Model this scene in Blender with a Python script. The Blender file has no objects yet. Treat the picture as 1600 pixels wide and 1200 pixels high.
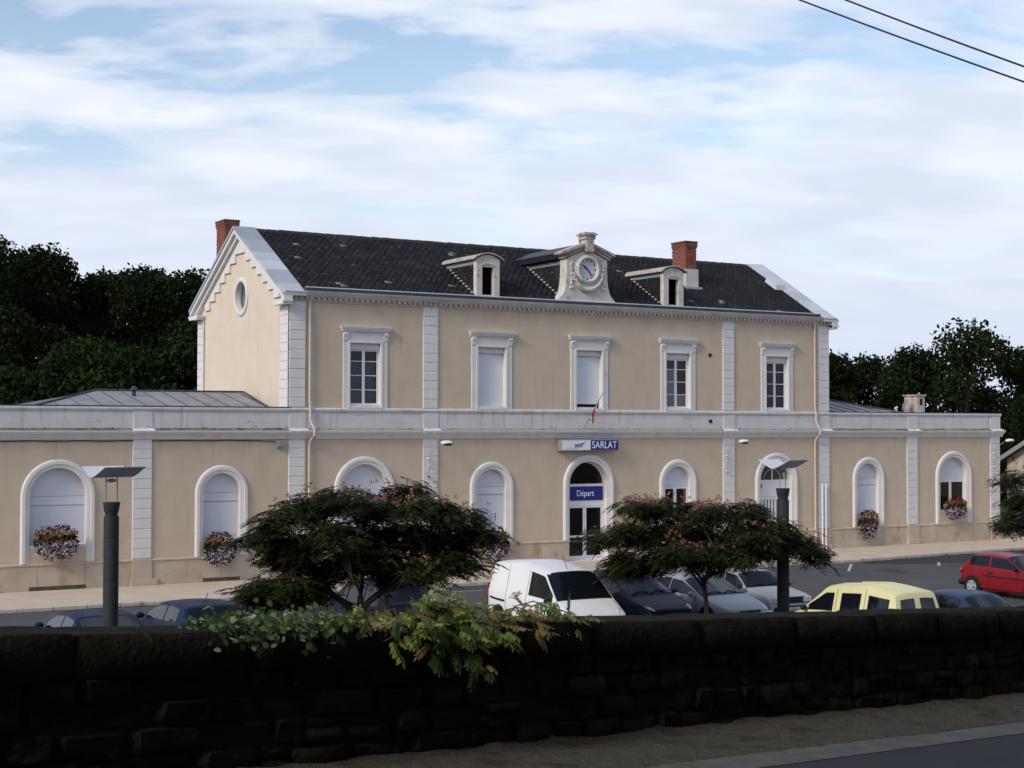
import bpy, math, random
import numpy as np
from mathutils import Vector, Matrix

random.seed(7)
RNG = np.random.default_rng(11)
scene = bpy.context.scene
COL = scene.collection

# ------------------------------------------------------------------ camera
CAM = (-33.048, -49.470, 5.3374)
yaw, pitch, roll = 0.538, 0.0283, 0.0017
fw = Vector((math.sin(yaw) * math.cos(pitch), math.cos(yaw) * math.cos(pitch), math.sin(pitch)))
rt = Vector((math.cos(yaw), -math.sin(yaw), 0))
up = rt.cross(fw)
rt2 = rt * math.cos(roll) + up * math.sin(roll)
up2 = up * math.cos(roll) - rt * math.sin(roll)
cd = bpy.data.cameras.new('camera')
cam = bpy.data.objects.new('camera', cd)
COL.objects.link(cam)
cd.sensor_width = 36
cd.lens = 52.54
cd.clip_start = 0.1
cd.clip_end = 4000
M = Matrix((rt2, up2, -fw)).transposed().to_4x4()
M.translation = Vector(CAM)
cam.matrix_world = M
scene.camera = cam

# ------------------------------------------------------------------ world, sun, exposure
SUN_DIR = Vector((-0.80, -0.22, 0.56)).normalized()      # towards the sun
SUN_EL = math.asin(SUN_DIR.z)
SUN_AZ = math.atan2(SUN_DIR.x, SUN_DIR.y)
world = bpy.data.worlds.new('World')
scene.world = world
world.use_nodes = True
nt = world.node_tree
nt.nodes.clear()
N = nt.nodes.new
L = nt.links.new
out = N('ShaderNodeOutputWorld')
bg = N('ShaderNodeBackground')
bg.inputs['Strength'].default_value = 0.15
sky = N('ShaderNodeTexSky')
sky.sky_type = 'NISHITA'
sky.sun_disc = False
sky.sun_elevation = SUN_EL
sky.sun_rotation = SUN_AZ
sky.air_density = 1.0
sky.dust_density = 1.0
sky.ozone_density = 1.2
tc = N('ShaderNodeTexCoord')
sep = N('ShaderNodeSeparateXYZ')
L(tc.outputs['Generated'], sep.inputs[0])
mz = N('ShaderNodeMath'); mz.operation = 'MAXIMUM'; mz.inputs[1].default_value = 0.0
L(sep.outputs['Z'], mz.inputs[0])
az = N('ShaderNodeMath'); az.operation = 'ADD'; az.inputs[1].default_value = 0.24
L(mz.outputs[0], az.inputs[0])
dx = N('ShaderNodeMath'); dx.operation = 'DIVIDE'
dy = N('ShaderNodeMath'); dy.operation = 'DIVIDE'
L(sep.outputs['X'], dx.inputs[0]); L(az.outputs[0], dx.inputs[1])
L(sep.outputs['Y'], dy.inputs[0]); L(az.outputs[0], dy.inputs[1])
cmb = N('ShaderNodeCombineXYZ')
L(dx.outputs[0], cmb.inputs[0]); L(dy.outputs[0], cmb.inputs[1])
rotm = N('ShaderNodeMapping')
rota = N('ShaderNodeMapping')
rota.inputs['Rotation'].default_value = (0, 0, yaw - 0.06)
L(cmb.outputs[0], rota.inputs[0])
rotm.inputs['Location'].default_value = (5.1, 3.3, 0.0)
rotm.inputs['Scale'].default_value = (0.58, 1.0, 1.0)
L(rota.outputs[0], rotm.inputs[0])
n1 = N('ShaderNodeTexNoise')
n1.inputs['Scale'].default_value = 4.0
n1.inputs['Detail'].default_value = 7.0
n1.inputs['Roughness'].default_value = 0.52
n1.inputs['Distortion'].default_value = 0.25
L(rotm.outputs[0], n1.inputs['Vector'])
n2 = N('ShaderNodeTexNoise')
n2.inputs['Scale'].default_value = 15.0
n2.inputs['Detail'].default_value = 6.0
n2.inputs['Roughness'].default_value = 0.55
L(rotm.outputs[0], n2.inputs['Vector'])
# more cover towards the horizon
cov = N('ShaderNodeMapRange')
cov.inputs['From Min'].default_value = 0.03; cov.inputs['From Max'].default_value = 0.33
cov.inputs['To Min'].default_value = 0.20; cov.inputs['To Max'].default_value = -0.06
L(sep.outputs['Z'], cov.inputs['Value'])
s1 = N('ShaderNodeMath'); s1.operation = 'ADD'
L(n1.outputs['Fac'], s1.inputs[0]); L(cov.outputs[0], s1.inputs[1])
s2 = N('ShaderNodeMath'); s2.operation = 'MULTIPLY_ADD'; s2.inputs[1].default_value = 0.22
L(n2.outputs['Fac'], s2.inputs[0]); L(s1.outputs[0], s2.inputs[2])
ramp = N('ShaderNodeValToRGB')
ramp.color_ramp.elements[0].position = 0.54; ramp.color_ramp.elements[0].color = (0, 0, 0, 1)
ramp.color_ramp.elements[1].position = 0.70; ramp.color_ramp.elements[1].color = (1, 1, 1, 1)
e = ramp.color_ramp.elements.new(0.60); e.color = (0.55, 0.55, 0.55, 1)
L(s2.outputs[0], ramp.inputs[0])
# shading inside the clouds: white lit tops, lavender grey thicker parts
ramp2 = N('ShaderNodeValToRGB')
ramp2.color_ramp.elements[0].position = 0.38; ramp2.color_ramp.elements[0].color = (4.95, 5.4, 6.35, 1)
ramp2.color_ramp.elements[1].position = 0.62; ramp2.color_ramp.elements[1].color = (6.1, 6.4, 7.0, 1)
n3 = N('ShaderNodeTexNoise')
n3.inputs['Scale'].default_value = 6.0; n3.inputs['Detail'].default_value = 5.0
mp3 = N('ShaderNodeMapping'); mp3.inputs['Location'].default_value = (0.07, -0.12, 5.0)
L(rotm.outputs[0], mp3.inputs[0]); L(mp3.outputs[0], n3.inputs['Vector'])
L(n3.outputs['Fac'], ramp2.inputs[0])
skymul = N('ShaderNodeMixRGB'); skymul.blend_type = 'MULTIPLY'; skymul.inputs[0].default_value = 1.0
skymul.inputs[2].default_value = (1.36, 1.24, 1.16, 1)
L(sky.outputs[0], skymul.inputs[1])
mixc = N('ShaderNodeMixRGB')
L(ramp.outputs[0], mixc.inputs[0]); L(skymul.outputs[0], mixc.inputs[1]); L(ramp2.outputs[0], mixc.inputs[2])
hzf = N('ShaderNodeMapRange'); hzf.interpolation_type = 'SMOOTHSTEP'
hzf.inputs['From Min'].default_value = 0.02; hzf.inputs['From Max'].default_value = 0.22
hzf.inputs['To Min'].default_value = 0.92; hzf.inputs['To Max'].default_value = 0.0
L(sep.outputs['Z'], hzf.inputs['Value'])
hz = N('ShaderNodeMixRGB'); hz.inputs[2].default_value = (4.75, 5.15, 6.3, 1)
L(hzf.outputs[0], hz.inputs[0]); L(mixc.outputs[0], hz.inputs[1])
L(hz.outputs[0], bg.inputs['Color'])
L(bg.outputs[0], out.inputs[0])

sl = bpy.data.lights.new('sun', 'SUN')
sl.energy = 2.2
sl.angle = math.radians(15)
sl.color = (1.0, 0.93, 0.82)
sun = bpy.data.objects.new('sun', sl)
COL.objects.link(sun)
sun.rotation_euler = (-SUN_DIR).to_track_quat('-Z', 'Y').to_euler()
sun.location = (-60, -40, 60)

scene.view_settings.view_transform = 'Standard'
scene.view_settings.look = 'None'
scene.view_settings.gamma = 1
scene.view_settings.exposure = 0.0
scene.view_settings.use_curve_mapping = False

# ------------------------------------------------------------------ materials
MATS = {}
def pm(name, c1, c2=None, scale=3.0, rough=0.85, bump=0.0, bscale=40.0, detail=5.0, island=0.0, spec=0.3, metal=0.0,
       spots=None, stretch=None, coat=0.0, local=False, trans=0.0):
    m = bpy.data.materials.new(name)
    m.use_nodes = True
    t = m.node_tree
    b = t.nodes['Principled BSDF']
    b.inputs['Roughness'].default_value = rough
    b.inputs['Metallic'].default_value = metal
    b.inputs['Specular IOR Level'].default_value = spec
    b.inputs['Coat Weight'].default_value = coat
    b.inputs['Coat Roughness'].default_value = 0.05
    n = t.nodes.new; l = t.links.new
    if local:
        src = n('ShaderNodeTexCoord').outputs['Object']
    else:
        src = n('ShaderNodeNewGeometry').outputs['Position']
    if stretch:
        mp = n('ShaderNodeMapping'); mp.inputs['Scale'].default_value = stretch
        l(src, mp.inputs[0]); src = mp.outputs[0]
    col = None
    if c2 is not None:
        no = n('ShaderNodeTexNoise'); no.inputs['Scale'].default_value = scale; no.inputs['Detail'].default_value = detail
        no.inputs['Roughness'].default_value = 0.6
        l(src, no.inputs['Vector'])
        rp = n('ShaderNodeValToRGB')
        rp.color_ramp.elements[0].position = 0.33; rp.color_ramp.elements[0].color = (*c1, 1)
        rp.color_ramp.elements[1].position = 0.67; rp.color_ramp.elements[1].color = (*c2, 1)
        l(no.outputs['Fac'], rp.inputs[0])
        col = rp.outputs[0]
    for sp in (spots or []):                       # (colour, scale, threshold, softness)
        sc, ss, th, so = sp[:4]
        no = n('ShaderNodeTexNoise'); no.inputs['Scale'].default_value = ss; no.inputs['Detail'].default_value = 4.0
        s_src = src
        if len(sp) > 4:
            mp = n('ShaderNodeMapping'); mp.inputs['Scale'].default_value = sp[4]; l(src, mp.inputs[0]); s_src = mp.outputs[0]
        l(s_src, no.inputs['Vector'])
        mr = n('ShaderNodeMapRange'); mr.inputs['From Min'].default_value = th; mr.inputs['From Max'].default_value = th + so
        l(no.outputs['Fac'], mr.inputs['Value'])
        mx = n('ShaderNodeMixRGB'); l(mr.outputs[0], mx.inputs[0])
        if col is not None: l(col, mx.inputs[1])
        else: mx.inputs[1].default_value = (*c1, 1)
        mx.inputs[2].default_value = (*sc, 1)
        col = mx.outputs[0]
    if island > 0:
        g = n('ShaderNodeNewGeometry')
        mr = n('ShaderNodeMapRange'); mr.inputs['To Min'].default_value = 1 - island; mr.inputs['To Max'].default_value = 1 + island
        l(g.outputs['Random Per Island'], mr.inputs['Value'])
        mx = n('ShaderNodeMixRGB'); mx.blend_type = 'MULTIPLY'; mx.inputs[0].default_value = 1.0
        if col is not None: l(col, mx.inputs[1])
        else: mx.inputs[1].default_value = (*c1, 1)
        l(mr.outputs[0], mx.inputs[2]); col = mx.outputs[0]
    if col is not None: l(col, b.inputs['Base Color'])
    else: b.inputs['Base Color'].default_value = (*c1, 1)
    if bump > 0:
        no = n('ShaderNodeTexNoise'); no.inputs['Scale'].default_value = bscale; no.inputs['Detail'].default_value = 6.0
        l(src, no.inputs['Vector'])
        bp = n('ShaderNodeBump'); bp.inputs['Strength'].default_value = bump; bp.inputs['Distance'].default_value = 0.02
        l(no.outputs['Fac'], bp.inputs['Height']); l(bp.outputs[0], b.inputs['Normal'])
    if trans > 0:
        tr = n('ShaderNodeBsdfTranslucent'); ms = n('ShaderNodeMixShader'); ms.inputs[0].default_value = trans
        if col is not None: l(col, tr.inputs[0])
        else: tr.inputs[0].default_value = (*c1, 1)
        o = t.nodes['Material Output']
        l(b.outputs[0], ms.inputs[1]); l(tr.outputs[0], ms.inputs[2]); l(ms.outputs[0], o.inputs[0])
    MATS[name] = m
    return m

def glassmat(name, tint=(0.75, 0.8, 0.85), gloss=0.12):
    m = bpy.data.materials.new(name); m.use_nodes = True
    t = m.node_tree; t.nodes.clear(); n = t.nodes.new; l = t.links.new
    o = n('ShaderNodeOutputMaterial'); ms = n('ShaderNodeMixShader'); tr = n('ShaderNodeBsdfTransparent'); gl = n('ShaderNodeBsdfGlossy')
    tr.inputs[0].default_value = (*tint, 1); gl.inputs['Roughness'].default_value = 0.03
    fr = n('ShaderNodeFresnel'); fr.inputs[0].default_value = 1.5
    ad = n('ShaderNodeMath'); ad.operation = 'ADD'; ad.inputs[1].default_value = gloss
    l(fr.outputs[0], ad.inputs[0]); l(ad.outputs[0], ms.inputs[0]); l(tr.outputs[0], ms.inputs[1]); l(gl.outputs[0], ms.inputs[2]); l(ms.outputs[0], o.inputs[0])
    return m

m_render = pm('ochre_render', (0.515, 0.424, 0.322), (0.57, 0.474, 0.366), 1.6, 0.92, 0.35, 60,
              spots=[((0.49, 0.385, 0.285), 0.9, 0.58, 0.2), ((0.585, 0.49, 0.395), 0.7, 0.60, 0.2, (3.0, 3.0, 0.35)), ((0.44, 0.36, 0.285), 1.3, 0.60, 0.16, (4.0, 4.0, 0.22))])
m_gable = pm('sunlit_gable_render', (0.62, 0.532, 0.43), (0.67, 0.58, 0.472), 1.1, 0.92, 0.3, 60,  # render lightened so its colour carries the sunlight on the gable
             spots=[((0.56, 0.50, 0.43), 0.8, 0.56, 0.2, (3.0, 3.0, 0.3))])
m_trim = pm('pale_limestone', (0.63, 0.615, 0.605), (0.69, 0.675, 0.665), 2.2, 0.85, 0.2, 50,
            spots=[((0.55, 0.525, 0.495), 1.7, 0.62, 0.2), ((0.46, 0.43, 0.39), 2.4, 0.68, 0.1, (1.2, 1.2, 4.0))])
m_frieze = pm('weathered_frieze', (0.57, 0.555, 0.55), (0.64, 0.625, 0.62), 1.8, 0.88, 0.25, 50,
              spots=[((0.49, 0.46, 0.43), 1.5, 0.58, 0.16, (0.6, 1.0, 3.0)), ((0.27, 0.25, 0.21), 2.6, 0.67, 0.08, (0.8, 1.0, 3.0)), ((0.46, 0.42, 0.37), 2.0, 0.58, 0.14, (4.0, 1.0, 0.3))])
m_moss = pm('ledge_moss', (0.055, 0.05, 0.035), (0.16, 0.14, 0.10), 9.0, 0.95, 0.5, 60)
m_ledge = pm('grimy_shaded_ledge', (0.13, 0.12, 0.10), (0.26, 0.245, 0.22), 2.2, 0.95, 0.5, 50, stretch=(1, 3, 3), spots=[((0.06, 0.055, 0.042), 3.0, 0.52, 0.12)])
m_ledge2 = pm('grimy_shaded_ledge_pale', (0.24, 0.225, 0.21), (0.34, 0.325, 0.31), 2.2, 0.95, 0.4, 50, stretch=(1, 3, 3), spots=[((0.12, 0.11, 0.095), 2.2, 0.60, 0.12)])
m_plinth = pm('plinth_stone', (0.42, 0.345, 0.265), (0.52, 0.44, 0.35), 1.3, 0.9, 0.4, 30,
              spots=[((0.36, 0.24, 0.13), 1.1, 0.58, 0.16), ((0.20, 0.17, 0.12), 1.7, 0.66, 0.1), ((0.55, 0.50, 0.43), 0.7, 0.60, 0.1)])
m_drain = pm('damp_stone', (0.05, 0.05, 0.035), (0.11, 0.10, 0.07), 6.0, 0.95, 0.4, 40)
m_slate = pm('slate', (0.012, 0.0125, 0.018), (0.023, 0.0235, 0.030), 6.0, 0.75, 0.3, 60, island=0.28, spec=0.15,
             spots=[((0.036, 0.034, 0.032), 1.0, 0.52, 0.2), ((0.075, 0.068, 0.05), 5.0, 0.62, 0.08), ((0.16, 0.15, 0.13), 9.0, 0.73, 0.03), ((0.045, 0.027, 0.022), 1.3, 0.60, 0.15)])
m_slate_pale = pm('lichened_slate', (0.13, 0.125, 0.115), (0.24, 0.235, 0.22), 9.0, 0.85, 0.2, 60)
m_ridge = pm('ridge_tile', (0.022, 0.021, 0.02), (0.05, 0.046, 0.036), 7.0, 0.8, 0.3, 60)
m_zinc = [pm('zinc_sheet_%s' % k, c, tuple(x * 1.15 for x in c), 2.0, r, 0.05, 20, metal=0.0, spec=0.5,
             spots=[(tuple(x * 0.8 for x in c), 1.6, 0.6, 0.15)]) for k, c, r in
          (('a', (0.30, 0.335, 0.385), 0.5), ('b', (0.385, 0.42, 0.465), 0.55), ('c', (0.46, 0.49, 0.53), 0.55), ('d', (0.25, 0.275, 0.315), 0.5))]
m_zincroof = pm('weathered_zinc', (0.20, 0.205, 0.22), (0.27, 0.275, 0.29), 1.4, 0.6, 0.08, 20, spec=0.45,
                spots=[((0.155, 0.155, 0.165), 1.2, 0.58, 0.2)])
m_zincseam = pm('zinc_seam', (0.10, 0.10, 0.11), (0.15, 0.15, 0.16), 3.0, 0.6)
m_zincdark = pm('dark_zinc', (0.035, 0.04, 0.058), (0.06, 0.068, 0.09), 3.0, 0.55)
m_brick = pm('chimney_brick', (0.185, 0.060, 0.044), (0.26, 0.09, 0.062), 5.0, 0.9, 0.4, 30, island=0.18,
             spots=[((0.12, 0.05, 0.04), 2.0, 0.62, 0.15)])
m_mortar = pm('mortar', (0.21, 0.12, 0.095), (0.27, 0.17, 0.13), 8.0, 0.95)
m_shutter = pm('white_shutter', (0.60, 0.625, 0.69), (0.64, 0.665, 0.73), 1.5, 0.5, 0.0)
m_shutter2 = pm('bright_shutter', (0.70, 0.71, 0.75), (0.73, 0.74, 0.78), 1.5, 0.5, 0.0)
m_white = pm('white_paint', (0.72, 0.72, 0.73), (0.76, 0.76, 0.77), 2.5, 0.45)
m_glass = glassmat('window_glass', (0.6, 0.65, 0.7), 0.0)
m_black0 = pm('unlit_attic', (0.004, 0.004, 0.005), rough=1.0, spec=0.0)
m_dark = pm('dark_fill', (0.012, 0.012, 0.014), rough=0.9)
m_curtain = pm('net_curtain', (0.20, 0.21, 0.235), (0.30, 0.31, 0.34), 1.2, 0.95, stretch=(14, 14, 0.4))
m_pipe = pm('painted_pipe', (0.54, 0.47, 0.39), (0.60, 0.53, 0.45), 2.0, 0.6)
m_grey = pm('grey_metal', (0.22, 0.225, 0.235), (0.28, 0.285, 0.295), 6.0, 0.5)
m_black = pm('black_plastic', (0.013, 0.013, 0.015), rough=0.5)
m_signwhite = pm('sign_white', (0.70, 0.73, 0.78), rough=0.4)
m_signblue = pm('sign_blue', (0.014, 0.02, 0.19), rough=0.4)
m_signred = pm('sign_red', (0.55, 0.03, 0.08), rough=0.4)
m_signteal = pm('sign_teal', (0.02, 0.14, 0.22), rough=0.4)
m_letter = pm('letter_white', (0.78, 0.80, 0.85), rough=0.4)
m_pave = pm('pavement', (0.47, 0.385, 0.30), (0.55, 0.46, 0.365), 0.9, 0.92, 0.3, 40, spots=[((0.42, 0.35, 0.27), 0.7, 0.58, 0.2), ((0.34, 0.29, 0.23), 3.0, 0.66, 0.1)])
m_kerb = pm('kerb_stone', (0.40, 0.355, 0.30), (0.53, 0.47, 0.40), 2.5, 0.9, 0.4, 40, spots=[((0.16, 0.14, 0.12), 2.2, 0.62, 0.12)])
m_asph = pm('asphalt', (0.062, 0.064, 0.069), (0.083, 0.084, 0.088), 0.7, 0.9, 0.5, 150, spots=[((0.040, 0.041, 0.046), 0.45, 0.56, 0.12), ((0.098, 0.098, 0.10), 0.22, 0.58, 0.10), ((0.03, 0.03, 0.033), 1.6, 0.68, 0.05), ((0.12, 0.115, 0.11), 14.0, 0.68, 0.06)])
m_asph2 = pm('dark_asphalt', (0.026, 0.027, 0.031), (0.038, 0.039, 0.043), 2.0, 0.9, 0.5, 150)
m_mark = pm('road_paint', (0.50, 0.45, 0.34), (0.36, 0.33, 0.26), 5.0, 0.8)
m_ground = pm('ground_grass', (0.045, 0.05, 0.025), (0.075, 0.07, 0.04), 0.5, 0.95, 0.5, 20)
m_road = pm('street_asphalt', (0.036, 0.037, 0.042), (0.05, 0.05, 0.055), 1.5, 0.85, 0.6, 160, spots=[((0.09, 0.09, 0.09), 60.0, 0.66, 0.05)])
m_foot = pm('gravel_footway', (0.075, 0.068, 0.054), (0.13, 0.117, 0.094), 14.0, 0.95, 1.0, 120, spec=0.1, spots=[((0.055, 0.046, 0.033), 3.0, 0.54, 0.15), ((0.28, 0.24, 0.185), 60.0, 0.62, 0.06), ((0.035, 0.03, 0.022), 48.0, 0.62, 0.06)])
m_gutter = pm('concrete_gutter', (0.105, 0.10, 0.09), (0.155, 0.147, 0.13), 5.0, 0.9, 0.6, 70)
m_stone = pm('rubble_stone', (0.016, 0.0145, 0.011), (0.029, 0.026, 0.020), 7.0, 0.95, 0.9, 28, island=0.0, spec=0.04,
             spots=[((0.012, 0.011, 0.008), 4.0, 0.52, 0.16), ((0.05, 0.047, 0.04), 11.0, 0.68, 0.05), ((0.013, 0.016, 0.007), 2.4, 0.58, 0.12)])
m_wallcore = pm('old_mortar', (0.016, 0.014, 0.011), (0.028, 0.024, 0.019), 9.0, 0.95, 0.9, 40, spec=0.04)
m_bark = pm('bark', (0.045, 0.037, 0.030), (0.085, 0.07, 0.055), 7.0, 0.95, 0.8, 30, stretch=(3, 3, 0.6))
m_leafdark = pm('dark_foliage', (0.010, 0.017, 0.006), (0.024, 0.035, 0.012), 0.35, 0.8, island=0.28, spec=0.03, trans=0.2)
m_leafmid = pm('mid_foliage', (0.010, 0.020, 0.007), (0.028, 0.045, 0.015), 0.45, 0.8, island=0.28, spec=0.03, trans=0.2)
m_frond = pm('silk_tree_fronds', (0.020, 0.030, 0.011), (0.044, 0.054, 0.018), 1.1, 0.7, island=0.4, spec=0.12, trans=0.25,
             spots=[((0.095, 0.09, 0.026), 2.6, 0.61, 0.12)])
m_blossom = pm('pink_blossom', (0.30, 0.115, 0.09), (0.42, 0.21, 0.165), 4.0, 0.9, island=0.3, trans=0.3)
m_ivy = [pm('ivy_leaf_%s' % k, c, tuple(x * 1.5 for x in c), 9.0, 0.55, spec=0.3, trans=0.25) for k, c in
         (('a', (0.07, 0.125, 0.035)), ('b', (0.13, 0.175, 0.06)), ('c', (0.035, 0.07, 0.022)))]
m_wist = [pm('creeper_leaf_%s' % k, c, tuple(x * 1.45 for x in c), 9.0, 0.55, spec=0.3, trans=0.35, island=0.25) for k, c in
          (('a', (0.125, 0.185, 0.036)), ('b', (0.21, 0.25, 0.055)), ('c', (0.05, 0.095, 0.022)), ('d', (0.26, 0.29, 0.14)), ('e', (0.20, 0.15, 0.04)), ('f', (0.22, 0.045, 0.025)))]
m_vinestem = pm('vine_stem', (0.05, 0.042, 0.025), (0.08, 0.065, 0.04), 20.0, 0.9)
m_redf = pm('red_petals', (0.22, 0.010, 0.016), (0.34, 0.028, 0.036), 20.0, 0.8, island=0.3)
m_whitef = pm('white_petals', (0.42, 0.40, 0.52), (0.62, 0.60, 0.66), 20.0, 0.8, island=0.25)
m_violetf = pm('violet_petals', (0.20, 0.09, 0.30), (0.35, 0.2, 0.45), 20.0, 0.8, island=0.3)
m_trough = pm('planter_terracotta', (0.16, 0.12, 0.09), (0.2, 0.15, 0.11), 5.0, 0.9)
m_post = pm('anthracite_paint', (0.022, 0.026, 0.031), (0.031, 0.036, 0.042), 4.0, 0.6, 0.05, 30, spec=0.3)
m_canopy = pm('aluminium_canopy', (0.62, 0.64, 0.66), (0.70, 0.71, 0.73), 3.0, 0.35, metal=0.25, spec=0.5)
m_tyre = pm('tyre_rubber', (0.014, 0.014, 0.015), rough=0.85)
m_rim = pm('alloy_rim', (0.55, 0.56, 0.58), rough=0.35, metal=0.4)
m_carglass = pm('car_glass', (0.006, 0.008, 0.012), rough=0.05, spec=0.42)
m_lamp = pm('headlamp_glass', (0.50, 0.53, 0.56), (0.72, 0.74, 0.78), 22.0, 0.12, spec=0.8)
m_tail = pm('tail_lamp', (0.26, 0.012, 0.012), rough=0.2, spec=0.6)
m_cable = pm('cable_black', (0.02, 0.021, 0.032), rough=0.7)
m_housestone = pm('house_stone', (0.36, 0.31, 0.26), (0.56, 0.51, 0.46), 2.6, 0.9, 0.5, 20, spots=[((0.24, 0.19, 0.15), 3.2, 0.58, 0.12), ((0.66, 0.62, 0.58), 2.0, 0.62, 0.1)])
m_houseroof = pm('house_roof_tile', (0.05, 0.045, 0.042), (0.085, 0.075, 0.068), 4.0, 0.85, 0.4, 30)
m_flagred = pm('flag_red', (0.20, 0.012, 0.018), (0.30, 0.02, 0.025), 20, 0.9)
m_flagwhite = pm('flag_white', (0.40, 0.36, 0.34), (0.5, 0.45, 0.42), 20, 0.9)
m_flagblue = pm('flag_blue', (0.02, 0.03, 0.16), rough=0.9)
m_dish = pm('dish_grey', (0.20, 0.21, 0.22), (0.26, 0.27, 0.28), 5, 0.5)
m_dial = pm('clock_dial', (0.50, 0.53, 0.58), (0.57, 0.60, 0.64), 4, 0.4)
m_clockstone = pm('clock_stone', (0.52, 0.49, 0.45), (0.63, 0.60, 0.56), 3.0, 0.88, 0.35, 40,
                  spots=[((0.36, 0.32, 0.25), 2.6, 0.58, 0.14), ((0.24, 0.21, 0.16), 4.0, 0.66, 0.08)])
m_cornicedirt = pm('lichened_cornice', (0.33, 0.29, 0.23), (0.50, 0.46, 0.40), 4.0, 0.9, 0.4, 40,
                   spots=[((0.17, 0.145, 0.10), 4.5, 0.56, 0.12)])
m_cornice = pm('eaves_cornice', (0.48, 0.44, 0.40), (0.57, 0.53, 0.49), 2.0, 0.88, 0.25, 40, spots=[((0.36, 0.32, 0.28), 1.6, 0.58, 0.15, (0.5, 1, 3))])
m_dentil = pm('dentil_stone', (0.50, 0.44, 0.36), (0.58, 0.52, 0.44), 3.0, 0.9)

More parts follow.
